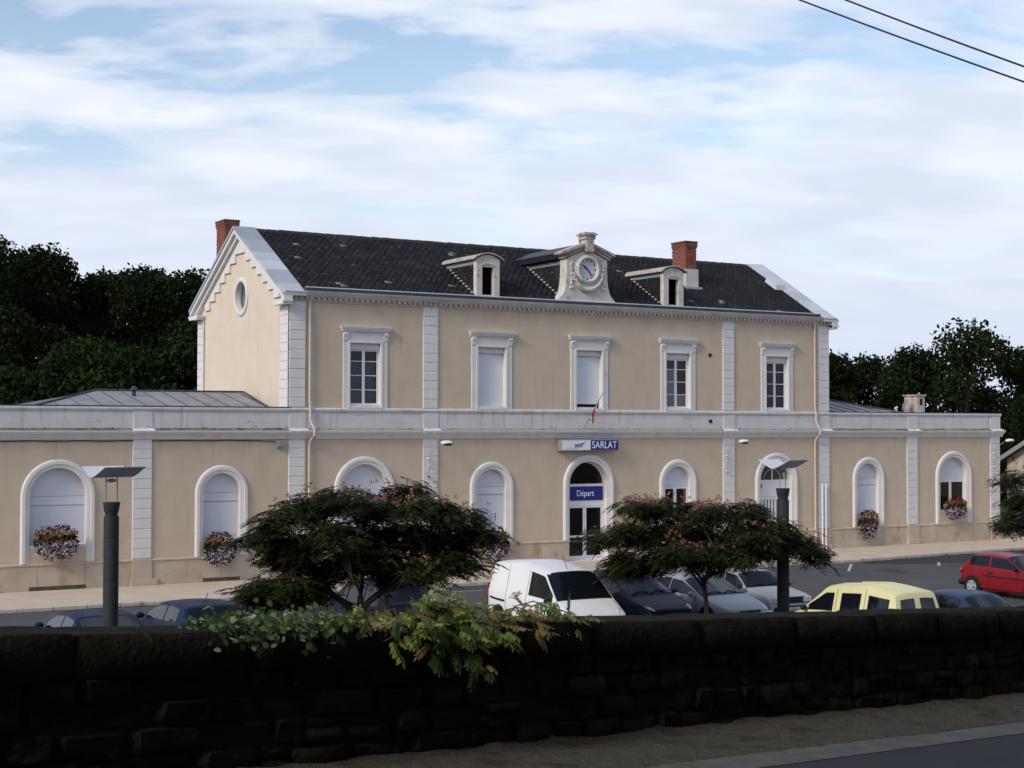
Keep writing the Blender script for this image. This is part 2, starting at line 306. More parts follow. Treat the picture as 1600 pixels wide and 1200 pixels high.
# ------------------------------------------------------------------ mesh helpers
class MB:
    def __init__(s): s.v = []; s.f = []
    def add(s, vs, fs):
        o = len(s.v); s.v += [tuple(p) for p in vs]; s.f += [tuple(i + o for i in f) for f in fs]; return s
    def box(s, x0, x1, y0, y1, z0, z1):
        return s.add([(x0, y0, z0), (x1, y0, z0), (x1, y1, z0), (x0, y1, z0), (x0, y0, z1), (x1, y0, z1), (x1, y1, z1), (x0, y1, z1)],
                     [(0, 3, 2, 1), (4, 5, 6, 7), (0, 1, 5, 4), (1, 2, 6, 5), (2, 3, 7, 6), (3, 0, 4, 7)])
    def bbox(s, x0, x1, y0, y1, z0, z1, b=0.01):       # box whose front (-y) face is chamfered
        return s.add([(x0, y1, z0), (x1, y1, z0), (x1, y1, z1), (x0, y1, z1), (x0, y0 + b, z0), (x1, y0 + b, z0), (x1, y0 + b, z1), (x0, y0 + b, z1),
                      (x0 + b, y0, z0 + b), (x1 - b, y0, z0 + b), (x1 - b, y0, z1 - b), (x0 + b, y0, z1 - b)],
                     [(0, 3, 2, 1), (0, 1, 5, 4), (1, 2, 6, 5), (2, 3, 7, 6), (3, 0, 4, 7), (4, 5, 9, 8), (5, 6, 10, 9), (6, 7, 11, 10), (7, 4, 8, 11), (8, 9, 10, 11)])
    def quad(s, a, b, c, d): return s.add([a, b, c, d], [(0, 1, 2, 3)])
    def prism(s, poly, axis, a0, a1):                  # poly of 2D points swept along an axis
        def P(p, a): return {'x': (a, p[0], p[1]), 'y': (p[0], a, p[1]), 'z': (p[0], p[1], a)}[axis]
        n = len(poly)
        vs = [P(p, a0) for p in poly] + [P(p, a1) for p in poly]
        return s.add(vs, [tuple(range(n))[::-1], tuple(range(n, 2 * n))] + [(i, (i + 1) % n, n + (i + 1) % n, n + i) for i in range(n)])
    def tube(s, pts, r, n=8, caps=True):
        pts = [Vector(p) for p in pts]
        rs = r if isinstance(r, (list, tuple)) else [r] * len(pts)
        o = len(s.v); ref = None
        for i, p in enumerate(pts):
            t = (pts[min(i + 1, len(pts) - 1)] - pts[max(i - 1, 0)]).normalized()
            if ref is None: ref = Vector((0, 0, 1)) if abs(t.z) < 0.9 else Vector((1, 0, 0))
            a = t.cross(ref)
            if a.length < 1e-4: a = t.cross(Vector((0, 1, 0.3)))
            a.normalize(); b = t.cross(a); ref = a.cross(t)
            for k in range(n):
                an = 2 * math.pi * k / n
                s.v.append(tuple(p + (a * math.cos(an) + b * math.sin(an)) * rs[i]))
        for i in range(len(pts) - 1):
            for k in range(n):
                s.f.append((o + i * n + k, o + i * n + (k + 1) % n, o + (i + 1) * n + (k + 1) % n, o + (i + 1) * n + k))
        if caps:
            s.f.append(tuple(o + k for k in range(n))[::-1]); s.f.append(tuple(o + (len(pts) - 1) * n + k for k in range(n)))
        return s
    def lathe(s, prof, c, axis='z', n=20, caps=True):  # prof: (radius, height)
        o = len(s.v)
        for (r, h) in prof:
            for k in range(n):
                an = 2 * math.pi * k / n; ca, sa = r * math.cos(an), r * math.sin(an)
                p = {'z': (ca, sa, h), 'y': (ca, h, sa), 'x': (h, ca, sa)}[axis]
                s.v.append((c[0] + p[0], c[1] + p[1], c[2] + p[2]))
        for i in range(len(prof) - 1):
            for k in range(n):
                s.f.append((o + i * n + k, o + i * n + (k + 1) % n, o + (i + 1) * n + (k + 1) % n, o + (i + 1) * n + k))
        if caps:
            s.f.append(tuple(o + k for k in range(n))[::-1]); s.f.append(tuple(o + (len(prof) - 1) * n + k for k in range(n)))
        return s
    def ell(s, c, r, nu=10, nv=7):
        prof = [(math.sin(math.pi * j / nv), -math.cos(math.pi * j / nv)) for j in range(nv + 1)]
        o = len(s.v)
        for (a, h) in prof:
            for k in range(nu):
                an = 2 * math.pi * k / nu
                s.v.append((c[0] + r[0] * a * math.cos(an), c[1] + r[1] * a * math.sin(an), c[2] + r[2] * h))
        for i in range(nv):
            for k in range(nu):
                s.f.append((o + i * nu + k, o + i * nu + (k + 1) % nu, o + (i + 1) * nu + (k + 1) % nu, o + (i + 1) * nu + k))
        return s
    def sweep(s, path, normals, prof, y0=0.0):         # closed profile (u outwards, v towards -y) along an XZ path
        o = len(s.v); n = len(prof)
        for (px, pz), (nx, nz) in zip(path, normals):
            for (u, v) in prof: s.v.append((px + nx * u, y0 - v, pz + nz * u))
        for i in range(len(path) - 1):
            for k in range(n):
                s.f.append((o + i * n + k, o + i * n + (k + 1) % n, o + (i + 1) * n + (k + 1) % n, o + (i + 1) * n + k))
        s.f.append(tuple(o + k for k in range(n))); s.f.append(tuple(o + (len(path) - 1) * n + k for k in range(n))[::-1])
        return s
    def mesh(s, name, m, smooth=False, angle=None):
        me = bpy.data.meshes.new(name)
        me.from_pydata(s.v, [], s.f)
        import bmesh
        bm = bmesh.new(); bm.from_mesh(me); bmesh.ops.recalc_face_normals(bm, faces=bm.faces); bm.to_mesh(me); bm.free()
        for x in (m if isinstance(m, (list, tuple)) else [m]): me.materials.append(x)
        if smooth:
            me.polygons.foreach_set('use_smooth', [True] * len(me.polygons))
            if angle: me.set_sharp_from_angle(angle=math.radians(angle))
        me.update()
        return me
    def build(s, name, m, parent=None, smooth=False, angle=None, loc=None):
        return link(name, s.mesh(name, m, smooth, angle), parent, loc)

def link(name, me, parent=None, loc=None):
    o = bpy.data.objects.new(name, me)
    COL.objects.link(o)
    if parent is not None: o.parent = parent
    if loc is not None: o.location = loc
    return o

def fast(name, V, F, m, parent=None, mats=None, smooth=False):
    V = np.asarray(V, dtype=np.float32); F = np.asarray(F, dtype=np.int32)
    me = bpy.data.meshes.new(name)
    k = F.shape[1]
    me.vertices.add(len(V)); me.vertices.foreach_set('co', V.ravel())
    me.loops.add(F.size); me.loops.foreach_set('vertex_index', F.ravel())
    me.polygons.add(len(F)); me.polygons.foreach_set('loop_start', np.arange(0, F.size, k, dtype=np.int32))
    me.update(calc_edges=True); me.validate()
    for x in (m if isinstance(m, (list, tuple)) else [m]): me.materials.append(x)
    if mats is not None: me.polygons.foreach_set('material_index', np.asarray(mats, dtype=np.int32))
    me.update()
    return link(name, me, parent)

def tag(o, label=None, cat=None, group=None, kind=None):
    if label: o['label'] = label
    if cat: o['category'] = cat
    if group: o['group'] = group
    if kind: o['kind'] = kind
    return o
def thing(name, label, cat, loc=(0, 0, 0), rz=0, group=None):
    o = bpy.data.objects.new(name, None); COL.objects.link(o)
    o.location = loc; o.rotation_euler = (0, 0, rz); o.empty_display_size = 0.3
    return tag(o, label, cat, group)
def structure(name, mb, m, **k): return tag(mb.build(name, m, **k), kind='structure')

# ------------------------------------------------------------------ ground, car park, pavement
structure('ground', MB().quad((-700, -700, -0.16), (700, -700, -0.16), (700, 900, -0.16), (-700, 900, -0.16)), m_ground)
structure('car_park', MB().quad((-70, -40.2, -0.12), (75, -40.2, -0.12), (75, 12, -0.12), (-70, 12, -0.12)), m_asph)
KERB = [(-70, -4.55), (-23.5, -4.6), (-16.9, -4.9), (-8.4, -4.8), (10.1, -4.75), (16.35, -4.2), (20.15, -4.0), (60, -3.0)]
def kerb_y(x):
    for (xa, ya), (xb, yb) in zip(KERB, KERB[1:]):
        if xa <= x <= xb: return ya + (yb - ya) * (x - xa) / (xb - xa)
    return -4.5
pv = MB()
for (xa, ya), (xb, yb) in zip(KERB, KERB[1:]):
    pv.quad((xa, ya + 0.2, 0), (xb, yb + 0.2, 0), (xb, 3.0, 0), (xa, 3.0, 0))
pav = structure('pavement', pv, m_pave)
ks = MB().bbox(0.006, 0.994, -0.1, 0.102, -0.12, 0.012, 0.02)
for k_, i_ in enumerate(range(len(ks.v))): pass
kme = ks.mesh('kerb_stone', m_kerb)
x = -34.0
while x < 34:
    o = link('kerb_stone', kme, pav, (x, kerb_y(x) + 0.1 + random.uniform(-.012, .012), random.uniform(-.008, .008)))
    o.rotation_euler = (random.uniform(-.01, .01), random.uniform(-.006, .006), math.atan2(kerb_y(x + 1) - kerb_y(x), 1) + random.uniform(-.008, .008))
    x += 1.0
kl = MB()
for a, b in ((-70, -34), (34, 60)): kl.quad((a, kerb_y(a), -.13), (b, kerb_y(b), -.13), (b, kerb_y(b) + .2, 0.004), (a, kerb_y(a) + .2, 0.004))
kl.build('kerb_run', m_kerb, pav)
jt = MB()
for xj in np.arange(-32, 34, 3.05): jt.box(xj, xj + .018, kerb_y(xj) + .25, -.2, 0.0, 0.0035)
jt.build('pavement_joint', m_plinth, pav)
structure('dark_road_patch', MB().add([(9.6, -5.4, -.116), (11.2, -6.3, -.116), (13.2, -7.0, -.116), (17.1, -6.6, -.116), (24, -5.2, -.116), (24, -3.9, -.116), (20, -4.02, -.116), (16.35, -4.22, -.116), (10.1, -4.8, -.116)], [tuple(range(9))]), m_asph2)  # darker sheet on the road surface along the kerb
def marking(a, b, w=0.11):
    a = Vector((*a, -.112)); b = Vector((*b, -.112)); n = (b - a).cross(Vector((0, 0, 1))).normalized() * w / 2
    return structure('road_marking', MB().quad(a - n, b - n, b + n, a + n), m_mark)
marking((6.87, -7.39), (9.1, -5.2)); marking((11.62, -7.42), (12.7, -6.4)); marking((3.1, -18.6), (3.3, -14.2), .12); marking((-9.4, -6.0), (-8.4, -6.2), .1)
marking((7.9, -18.6), (7.9, -13.8), .12); marking((.5, -18.6), (.5, -13.8), .12); marking((-2.3, -18.6), (-2.3, -13.6), .12); marking((-14.4, -18.6), (-14.4, -13.6), .12); marking((-1.5, -25), (-1.5, -20.5), .12)

# ------------------------------------------------------------------ the station
ST = thing('station_building', 'long beige railway station with slate roof, clock dormer and two low wings', 'station', (0, 0, 0))
LW, WE, D = 12.72, 23.58, 9.575
SPRING = 3.03
# (centre, inner half width, sill height)
ARCH = [(-20.74, .92, 1.45), (-15.18, .67, 1.30), (-9.77, .92, 1.45), (-4.43, .67, 1.30), (.02, .92, 0.02), (4.44, .67, 1.30), (9.73, .90, 0.02), (15.1, .67, 1.30), (20.5, .90, 1.45)]
def archpts(cx, r, n=18, spring=SPRING):
    return [(cx - r * math.cos(math.pi * i / n), spring + r * math.sin(math.pi * i / n)) for i in range(n + 1)]
# --- walls with real openings
w = MB(); TOP = 5.2
prev = -WE
for (cx, r, sill) in ARCH:
    w.quad((prev, 0, 0), (cx - r, 0, 0), (cx - r, 0, TOP), (prev, 0, TOP))
    if sill > .1: w.quad((cx - r, 0, 0), (cx + r, 0, 0), (cx + r, 0, sill), (cx - r, 0, sill))
    ap = archpts(cx, r)
    for (a, b) in zip(ap, ap[1:]): w.quad((a[0], 0, a[1]), (b[0], 0, b[1]), (b[0], 0, TOP), (a[0], 0, TOP))
    prev = cx + r
w.quad((prev, 0, 0), (WE, 0, 0), (WE, 0, TOP), (prev, 0, TOP))
WINS = [-9.76, -4.44, .04, 4.45, 9.77]
prev = -LW; z0, z1 = 5.2, 9.95
for cx in WINS:
    w.quad((prev, 0, z0), (cx - .6, 0, z0), (cx - .6, 0, z1), (prev, 0, z1))
    w.quad((cx - .6, 0, z0), (cx + .6, 0, z0), (cx + .6, 0, 6.1), (cx - .6, 0, 6.1))
    w.quad((cx - .6, 0, 8.35), (cx + .6, 0, 8.35), (cx + .6, 0, z1), (cx - .6, 0, z1))
    prev = cx + .6
w.quad((prev, 0, z0), (LW, 0, z0), (LW, 0, z1), (prev, 0, z1))
w.build('front_wall', m_render, ST)
bk = MB()
bk.quad((-WE, D, 0), (WE, D, 0), (WE, D, 5.9), (-WE, D, 5.9)); bk.quad((-LW, D, 5.9), (LW, D, 5.9), (LW, D, 9.98), (-LW, D, 9.98))
for sx in (-1, 1): bk.quad((sx * WE, 0, 0), (sx * WE, D, 0), (sx * WE, D, 5.9), (sx * WE, 0, 5.9))
for sx in (-1, 1): bk.quad((sx * LW, 0.3, 0), (sx * LW, D, 0), (sx * LW, D, 5.4), (sx * LW, .3, 5.4))
bk.quad((-WE, .02, 5.2), (WE, .02, 5.2), (WE, D, 5.2), (-WE, D, 5.2))
bk.build('rear_wall', m_render, ST)
SL = 0.566
def rz(y): return 9.99 + SL * (y + .28) if y <= D / 2 else 9.99 + SL * (D - y + .28)
# gable walls
def gable(sx, hole):
    g = MB(); X = sx * LW
    outl = [(0, 5.3), (D, 5.3), (D, rz(D) - .02), (D / 2, rz(D / 2) - .03), (0, rz(0) - .02)]
    if not hole:
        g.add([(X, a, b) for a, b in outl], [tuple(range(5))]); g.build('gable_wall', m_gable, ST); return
    cy, cz, r = 4.79, 10.27, .56
    # points on the outline in the directions of the circle points
    angs = sorted(set([2 * math.pi * i / 40 for i in range(40)] + [math.atan2(b - cz, a - cy) % (2 * math.pi) for a, b in outl]))
    ring = []; outer = []
    for an in angs:
        dy_, dz_ = math.cos(an), math.sin(an); best = 1e9
        for (p, q) in zip(outl, outl[1:] + outl[:1]):
            ey, ez = q[0] - p[0], q[1] - p[1]; den = dy_ * ez - dz_ * ey
            if abs(den) < 1e-9: continue
            t = ((p[0] - cy) * ez - (p[1] - cz) * ey) / den; s_ = ((p[0] - cy) * dz_ - (p[1] - cz) * dy_) / den
            if t > 0 and -1e-6 <= s_ <= 1 + 1e-6: best = min(best, t)
        ring.append((X, cy + r * dy_, cz + r * dz_)); outer.append((X, cy + best * dy_, cz + best * dz_))
    n = len(angs)
    g.add(ring + outer, [(i, (i + 1) % n, n + (i + 1) % n, n + i) for i in range(n)])
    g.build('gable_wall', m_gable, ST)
    oc = MB().lathe([(.56, .24), (.56, .0), (.57, -.05), (.62, -.07), (.70, -.07), (.745, -.045), (.745, .005)], (X, cy, cz), 'x', 40, caps=False)
    oc = oc.build('round_window', m_trim, ST, smooth=True, angle=30)
    MB().lathe([(0.01, .2), (.56, .2)], (X, cy, cz), 'x', 32, caps=False).build('pane', pm('oculus_glass', (.10, .115, .14), (.14, .155, .18), 2, .12, spec=.7), oc)
    MB().lathe([(.47, .14), (.47, .19), (.56, .19), (.56, .14), (.47, .14)], (X, cy, cz), 'x', 32, caps=False).build('window_frame', m_grey, oc)
gable(-1, True); gable(1, False)

# --- arch surrounds
AP = [(0, -.02), (0, .035), (.05, .05), (.12, .05), (.135, .085), (.23, .085), (.27, .055), (.285, .0), (.285, -.02)]
def surround(cx, r, zb, parent, name='arch_surround'):
    path = [(cx - r, zb)] + archpts(cx, r, 22) + [(cx + r, zb)]
    nr = [(-1, 0)] + [(-math.cos(math.pi * i / 22), math.sin(math.pi * i / 22)) for i in range(23)] + [(1, 0)]
    return MB().sweep(path, nr, AP).build(name, m_trim, parent, smooth=True, angle=28)
def reveal(cx, r, zb, depth, parent, sill=True):
    path = [(cx - r, zb)] + archpts(cx, r, 22) + [(cx + r, zb)]
    m = MB()
    for a, b in zip(path, path[1:]): m.quad((a[0], 0, a[1]), (b[0], 0, b[1]), (b[0], depth, b[1]), (a[0], depth, a[1]))
    m.build('window_reveal', m_trim, parent, smooth=True, angle=30)
    if sill: MB().box(cx - r, cx + r, -.03, depth, zb - .07, zb).build('window_sill', m_trim, parent)
def half(cx, r, z):            # half width of the arched opening at height z
    return r if z <= SPRING else math.sqrt(max(0, r * r - (z - SPRING) ** 2))
def slats(cx, r, zb, zt, y, h, m, name, parent, lip=.012):
    k = MB(); z = zb; first = True
    while z < zt - 1e-4:
        z2 = min(z + h, zt); n = 5 if z2 > SPRING else 1
        for j in range(n):
            a, b = z + (z2 - z) * j / n, z + (z2 - z) * (j + 1) / n
            ra, rb = half(cx, r, a) - .004, half(cx, r, b) - .004
            if rb <= 0: rb = .01
            ya = y - lip * (1 - j / n); yb = y - lip * (1 - (j + 1) / n)
            k.quad((cx - ra, ya, a), (cx + ra, ya, a), (cx + rb, yb, b), (cx - rb, yb, b))
        ra = half(cx, r, z) - .004
        k.quad((cx - ra, y + .002, z), (cx + ra, y + .002, z), (cx + ra, y - lip, z), (cx - ra, y - lip, z))
        z = z2
    return k.build(name, m, parent)
def half_disc(cx, r, zb, y, m, name, parent, n=20):
    r_ = r - .004; a0 = math.asin(min(1, max(-1, (zb - SPRING) / r_))) if zb > SPRING else 0
    pts = [(cx + r_ * math.cos(a0 + (math.pi - 2 * a0) * i / n), y, SPRING + r_ * math.sin(a0 + (math.pi - 2 * a0) * i / n)) for i in range(n + 1)]
    if zb < SPRING: pts = [(cx - r_, y, zb), (cx + r_, y, zb)] + pts
    return MB().add(pts, [tuple(range(len(pts)))]).build(name, m, parent)
def frame_bars(bars, y0, y1, m, name, parent):
    f = MB()
    for (a, b, c, d) in bars: f.box(a, b, y0, y1, c, d)
    return f.build(name, m, parent)

for i, (cx, r, sill) in enumerate(ARCH):
    wn = bpy.data.objects.new('arched_window' if i not in (4, 6) else 'entrance', None); COL.objects.link(wn); wn.parent = ST
    surround(cx, r, .875 if i != 4 else .875, wn)
    if i in (0, 1, 2, 3, 7):
        reveal(cx, r, sill, .27, wn)
        slats(cx, r, sill, 2.72, .25, .10, m_shutter, 'shutter', wn)
        slats(cx, r, 2.735, 3.02, .235, .285, m_shutter, 'shutter_box', wn, .006)
        half_disc(cx, r, 3.03, .24, m_shutter, 'lunette_panel', wn)
    elif i in (5, 8):
        reveal(cx, r, sill, .27, wn)
        half_disc(cx, r, 2.84, .235, m_shutter, 'lunette_panel', wn)
        rr = r - .003
        frame_bars([(cx - rr, cx - rr + .06, sill, 2.835), (cx + rr - .06, cx + rr, sill, 2.835), (cx - rr + .06, cx + rr - .06, 2.77, 2.835), (cx - rr + .06, cx + rr - .06, sill, sill + .06), (cx - .07, cx + .07, sill + .06, 2.77)], .2, .26, m_white, 'window_frame', wn)
        for s_ in (-1, 1):
            xa, xb = sorted((cx + s_ * .07, cx + s_ * (rr - .06)))
            MB().quad((xa, .235, sill + .06), (xb, .235, sill + .06), (xb, .235, 2.77), (xa, .235, 2.77)).build('pane', m_glass, wn)
# --- main entrance (index 4)
E4 = [o for o in ST.children if o.name.startswith('entrance')]
dr, dr2 = E4[0], E4[1]
cx, r = .02, .92
reveal(cx, r, 0.02, .36, dr, sill=False)
MB().box(cx - .95, cx + .95, -.15, .36, 0, .035).build('door_step', m_trim, dr)
y0, y1 = .27, .34
frame_bars([(cx - r + .003, cx - r + .06, .035, 3.05), (cx + r - .06, cx + r - .003, .035, 3.05), (cx - r + .06, cx + r - .06, 2.95, 3.05),
            (cx - r + .06, cx + r - .06, 2.17, 2.39), (cx - r + .06, cx + r - .06, .035, .12)], y0, y1, m_white, 'door_frame', dr)
half_disc(cx, r, 3.05, .31, m_glass, 'lunette_pane', dr)
pts = archpts(cx, r - .004, 22, SPRING); 
MB().sweep(pts, [(-math.cos(math.pi * i / 22), math.sin(math.pi * i / 22)) for i in range(23)], [(-.05, -.34), (-.05, -.27), (0, -.27), (0, -.34)]).build('lunette_frame', m_white, dr)
for s_ in (-1, 1):
    xa, xb = (cx - r + .062, cx - .004) if s_ < 0 else (cx + .004, cx + r - .062)
    lf = frame_bars([(xa, xa + .075, .125, 2.165), (xb - .075, xb, .125, 2.165), (xa + .075, xb - .075, 2.10, 2.165), (xa + .075, xb - .075, .125, .2), (xa + .075, xb - .075, .93, 1.01)], .28, .33, m_white, 'door_leaf', dr)
    MB().quad((xa + .07, .31, .2), (xb - .07, .31, .2), (xb - .07, .31, 2.1), (xa + .07, .31, 2.1)).build('glazing', m_glass, lf)
    if s_ < 0: MB().bbox(xb - .10, xb - .02, .25, .28, 1.12, 1.34).build('door_notice', m_signwhite, lf)
    MB().tube([(xb - .04 if s_ < 0 else xa + .04, .245, .95), (xb - .04 if s_ < 0 else xa + .04, .245, 1.25)], .014, 6).build('handle', m_grey, lf)
# --- side door (index 6)
cx, r = 9.73, .90
reveal(cx, r, 0.02, .34, dr2, sill=False)
MB().box(cx - .92, cx + .92, -.12, .34, 0, .03).build('door_step', m_trim, dr2)
half_disc(cx, r, 3.05, .29, m_glass, 'lunette_pane', dr2)
frame_bars([(cx - .02, cx + .02, 3.05, 3.9)], .27, .30, m_white, 'glazing_bar', dr2)
MB().sweep(archpts(cx, .46, 16, SPRING), [(-math.cos(math.pi * i / 16), math.sin(math.pi * i / 16)) for i in range(17)], [(0, -.30), (0, -.27), (.04, -.27), (.04, -.30)]).build('glazing_bar', m_grey, dr2)
frame_bars([(cx - r + .003, cx + r - .003, 2.97, 3.05), (cx - r + .003, cx + r - .003, 2.33, 2.965)], .25, .33, m_white, 'door_transom', dr2)
for s_ in (-1, 1):
    xa, xb = (cx - r + .005, cx - .004) if s_ < 0 else (cx + .004, cx + r - .005)
    bars = [(xa, xb, 2.2, 2.325), (xa, xb, .04, .95)]
    xk = np.linspace(xa, xb, 6)
    for a in xk: bars.append((max(xa, a - .05), min(xb, a + .05), .95, 2.2))
    frame_bars(bars, .27, .32, m_white, 'door_leaf', dr2)
    MB().quad((xa, .326, .95), (xb, .326, .95), (xb, .326, 2.2), (xa, .326, 2.2)).build('glazing', m_glass, dr2)
MB().lathe([(.02, -.06), (.13, -.05), (.13, 0)], (cx - r - 0.0 + .14, .25, 2.78), 'y', 16).build('lantern', m_black, dr2)

# --- upper windows
HOOD = [(-.985, 8.80), (.985, 8.80)]
for i, cx in enumerate(WINS):
    wn = bpy.data.objects.new('sash_window', None); COL.objects.link(wn); wn.parent = ST
    a, b = cx - .6, cx + .6
    MB().box(cx - 1.0, cx + 1.0, -.17, 0, 8.86, 8.92).box(cx - .97, cx + .97, -.13, 0, 8.78, 8.86).box(cx - .93, cx + .93, -.075, 0, 8.745, 8.78).box(cx - 1.02, cx + 1.02, -.19, 0, 8.92, 8.945).build('window_hood', m_trim, wn)
    MB().box(cx - .71, cx + .71, -.045, 0, 8.44, 8.745).build('frieze_panel', m_trim, wn)
    for s_ in (-1, 1):                    # consoles
        xa, xb = sorted((cx + s_ * .72, cx + s_ * .89))
        MB().prism([(-.11, 8.745), (-.12, 8.66), (-.075, 8.55), (-.07, 8.47), (-.045, 8.40), (0, 8.40), (0, 8.745)], 'x', xa, xb).build('console', m_trim, wn)
        MB().bbox(xa, xb, -.04, 0, 5.99, 8.40, .012).build('jamb', m_trim, wn)
        MB().bbox(min(cx + s_ * .605, cx + s_ * .715), max(cx + s_ * .605, cx + s_ * .715), -.06, .0, 5.99, 8.44, .015).build('inner_jamb', m_trim, wn)
    MB().bbox(cx - .6, cx + .6, -.06, 0, 8.35, 8.438, .012).build('lintel', m_trim, wn)
    MB().box(cx - .6, cx + .6, -.03, .2, 6.02, 6.1).box(cx - .7, cx + .7, -.09, 0, 5.985, 6.018).build('window_sill', m_trim, wn)
    rv = MB()
    rv.quad((a, 0, 6.1), (a, .24, 6.1), (a, .24, 8.35), (a, 0, 8.35)).quad((b, 0, 6.1), (b, .24, 6.1), (b, .24, 8.35), (b, 0, 8.35)).quad((a, 0, 8.35), (b, 0, 8.35), (b, .24, 8.35), (a, .24, 8.35))
    rv.build('window_reveal', m_trim, wn)
    MB().box(a + .003, b - .003, .10, .23, 8.13, 8.34).build('roller_box', m_trim, wn)
    if i in (1, 2):
        z = 6.105 if i == 1 else 6.23
        k = MB()
        while z < 8.12:
            z2 = min(z + .085, 8.125)
            k.quad((a + .004, .188, z), (b - .004, .188, z), (b - .004, .2, z2), (a + .004, .2, z2)); k.quad((a + .004, .2, z), (b - .004, .2, z), (b - .004, .188, z), (a + .004, .188, z)); z = z2
        k.build('shutter', m_shutter2, wn)
        if i == 2: MB().quad((a, .23, 6.1), (b, .23, 6.1), (b, .23, 6.25), (a, .23, 6.25)).build('dark_gap', m_dark, wn)
    else:
        sw = frame_bars([(a + .003, a + .06, 6.103, 8.128), (b - .06, b - .003, 6.103, 8.128), (a + .06, b - .06, 8.07, 8.128), (a + .06, b - .06, 6.103, 6.17), (cx - .055, cx + .055, 6.17, 8.07)], .15, .21, m_white, 'casement', wn)
        for zz in (6.66, 7.18, 7.70):
            frame_bars([(a + .06, cx - .055, zz - .014, zz + .014), (cx + .055, b - .06, zz - .014, zz + .014)], .165, .195, m_white, 'glazing_bar', wn)
        for xa, xb in ((a + .06, cx - .055), (cx + .055, b - .06)):
            zz = [6.17, 6.66, 7.18, 7.70, 8.07]
            for q in range(4): MB().quad((xa, .18, zz[q]), (xb, .18, zz[q]), (xb, .18, zz[q + 1]), (xa, .18, zz[q + 1])).build('pane', m_glass, wn)
        if i == 0:
            for xa, xb in ((a + .02, cx - .01), (cx + .01, b - .02)):
                c_ = MB(); n = 22
                for q in range(n):
                    u0, u1 = q / n, (q + 1) / n
                    c_.quad((xa + (xb - xa) * u0, .33 + .03 * math.sin(u0 * 40), 6.1), (xa + (xb - xa) * u1, .33 + .03 * math.sin(u1 * 40), 6.1), (xa + (xb - xa) * u1, .33 + .03 * math.sin(u1 * 40), 7.72), (xa + (xb - xa) * u0, .33 + .03 * math.sin(u0 * 40), 7.72))
                c_.build('curtain', m_curtain, wn, smooth=True)

# --- pilasters with quoin stones
def quoins(name, x0, x1, z0, z1, n, y0=0.0, proud=.055, side=None):
    p = MB()
    if side is None: p.box(x0, x1, y0 - proud + .022, y0, z0, z1)
    else: p.box(x0, x1, side[0], side[1], z0, z1)
    p = p.build(name, m_trim, ST)
    h = (z1 - z0) / n
    if side is None:
        me = MB().bbox(0, x1 - x0 + .012, 0, proud * .9, .011, h - .011, .014).mesh('quoin_stone', m_trim)
        for k in range(n): link('quoin_stone', me, p, (x0 - .006, y0 - proud + random.uniform(-.004, .004), z0 + k * h))
    else:
        me = MB().box(0, proud * .9, 0, side[1] - side[0], .011, h - .011).mesh('quoin_stone', m_trim)
        for k in range(n): link('quoin_stone', me, p, (x0 - .022 + random.uniform(-.003, .003), side[0], z0 + k * h))
    return p
for x0, x1 in ((-12.73, -12.13), (-7.39, -6.79), (6.79, 7.39), (12.13, 12.73)):
    quoins('upper_pilaster', x0, x1, 6.0, 9.76, 11)
LOWP = [(-18.30, -17.66), (-12.73, -12.12), (-7.39, -6.78), (6.79, 7.40), (12.12, 12.74), (17.48, 18.14), (22.95, 23.59), (-23.59, -22.95)]
for x0, x1 in LOWP:
    quoins('lower_pilaster', x0, x1, .88, 4.88, 12)
    MB().bbox(x0 - .02, x1 + .02, -.115, 0, .0, .875, .012).build('pilaster_base', m_plinth, ST)
    MB().bbox(x0 - .06, x1 + .22 if x0 < -17 else x1 + .06, -.155, 0, 0, .2, .012).build('base_block', m_plinth, ST)
for a, b in ((-.045, .72), (8.86, D)):
    quoins('gable_pilaster', -12.78, -12.72, 6.0, 9.62, 11, side=(a, b))
# --- plinth slabs between the pilasters and doors
def plinth_run(xa, xb):
    n = max(1, round((xb - xa) / 1.35)); wd = (xb - xa) / n
    for k in range(n):
        MB().bbox(xa + k * wd + .004, xa + (k + 1) * wd - .004, -.06 - random.uniform(0, .006), 0, 0, .80, .008).build('plinth_slab', m_plinth, ST)
    MB().prism([(-.085, .80), (-.085, .845), (-.05, .878), (0, .878), (0, .80)], 'x', xa, xb).build('plinth_ledge', m_plinth, ST)
EDG = [(-22.93, -18.32), (-17.64, -12.75), (-12.10, -7.41), (-6.76, -.92), (.96, 6.77), (7.42, 8.81), (10.65, 12.10), (12.76, 17.46), (18.16, 22.93)]
for a, b in EDG: plinth_run(a, b)
# beige infill under the window sills, and the damp gratings at the foot of the wall
for i in (0, 1, 2, 3, 5, 7, 8):
    cx, r, sill = ARCH[i]
    MB().box(cx - r, cx + r, -.03, 0, .88, sill - .072).build('apron_panel', m_render if i != 8 else pm('cream_render', (.52, .45, .34), (.56, .49, .38), 2, .9), ST)
    if i in (0, 1): MB().box(cx - r, cx + r * .98, -.075, -.05, .0, .13).build('vent_grating', m_drain, ST)
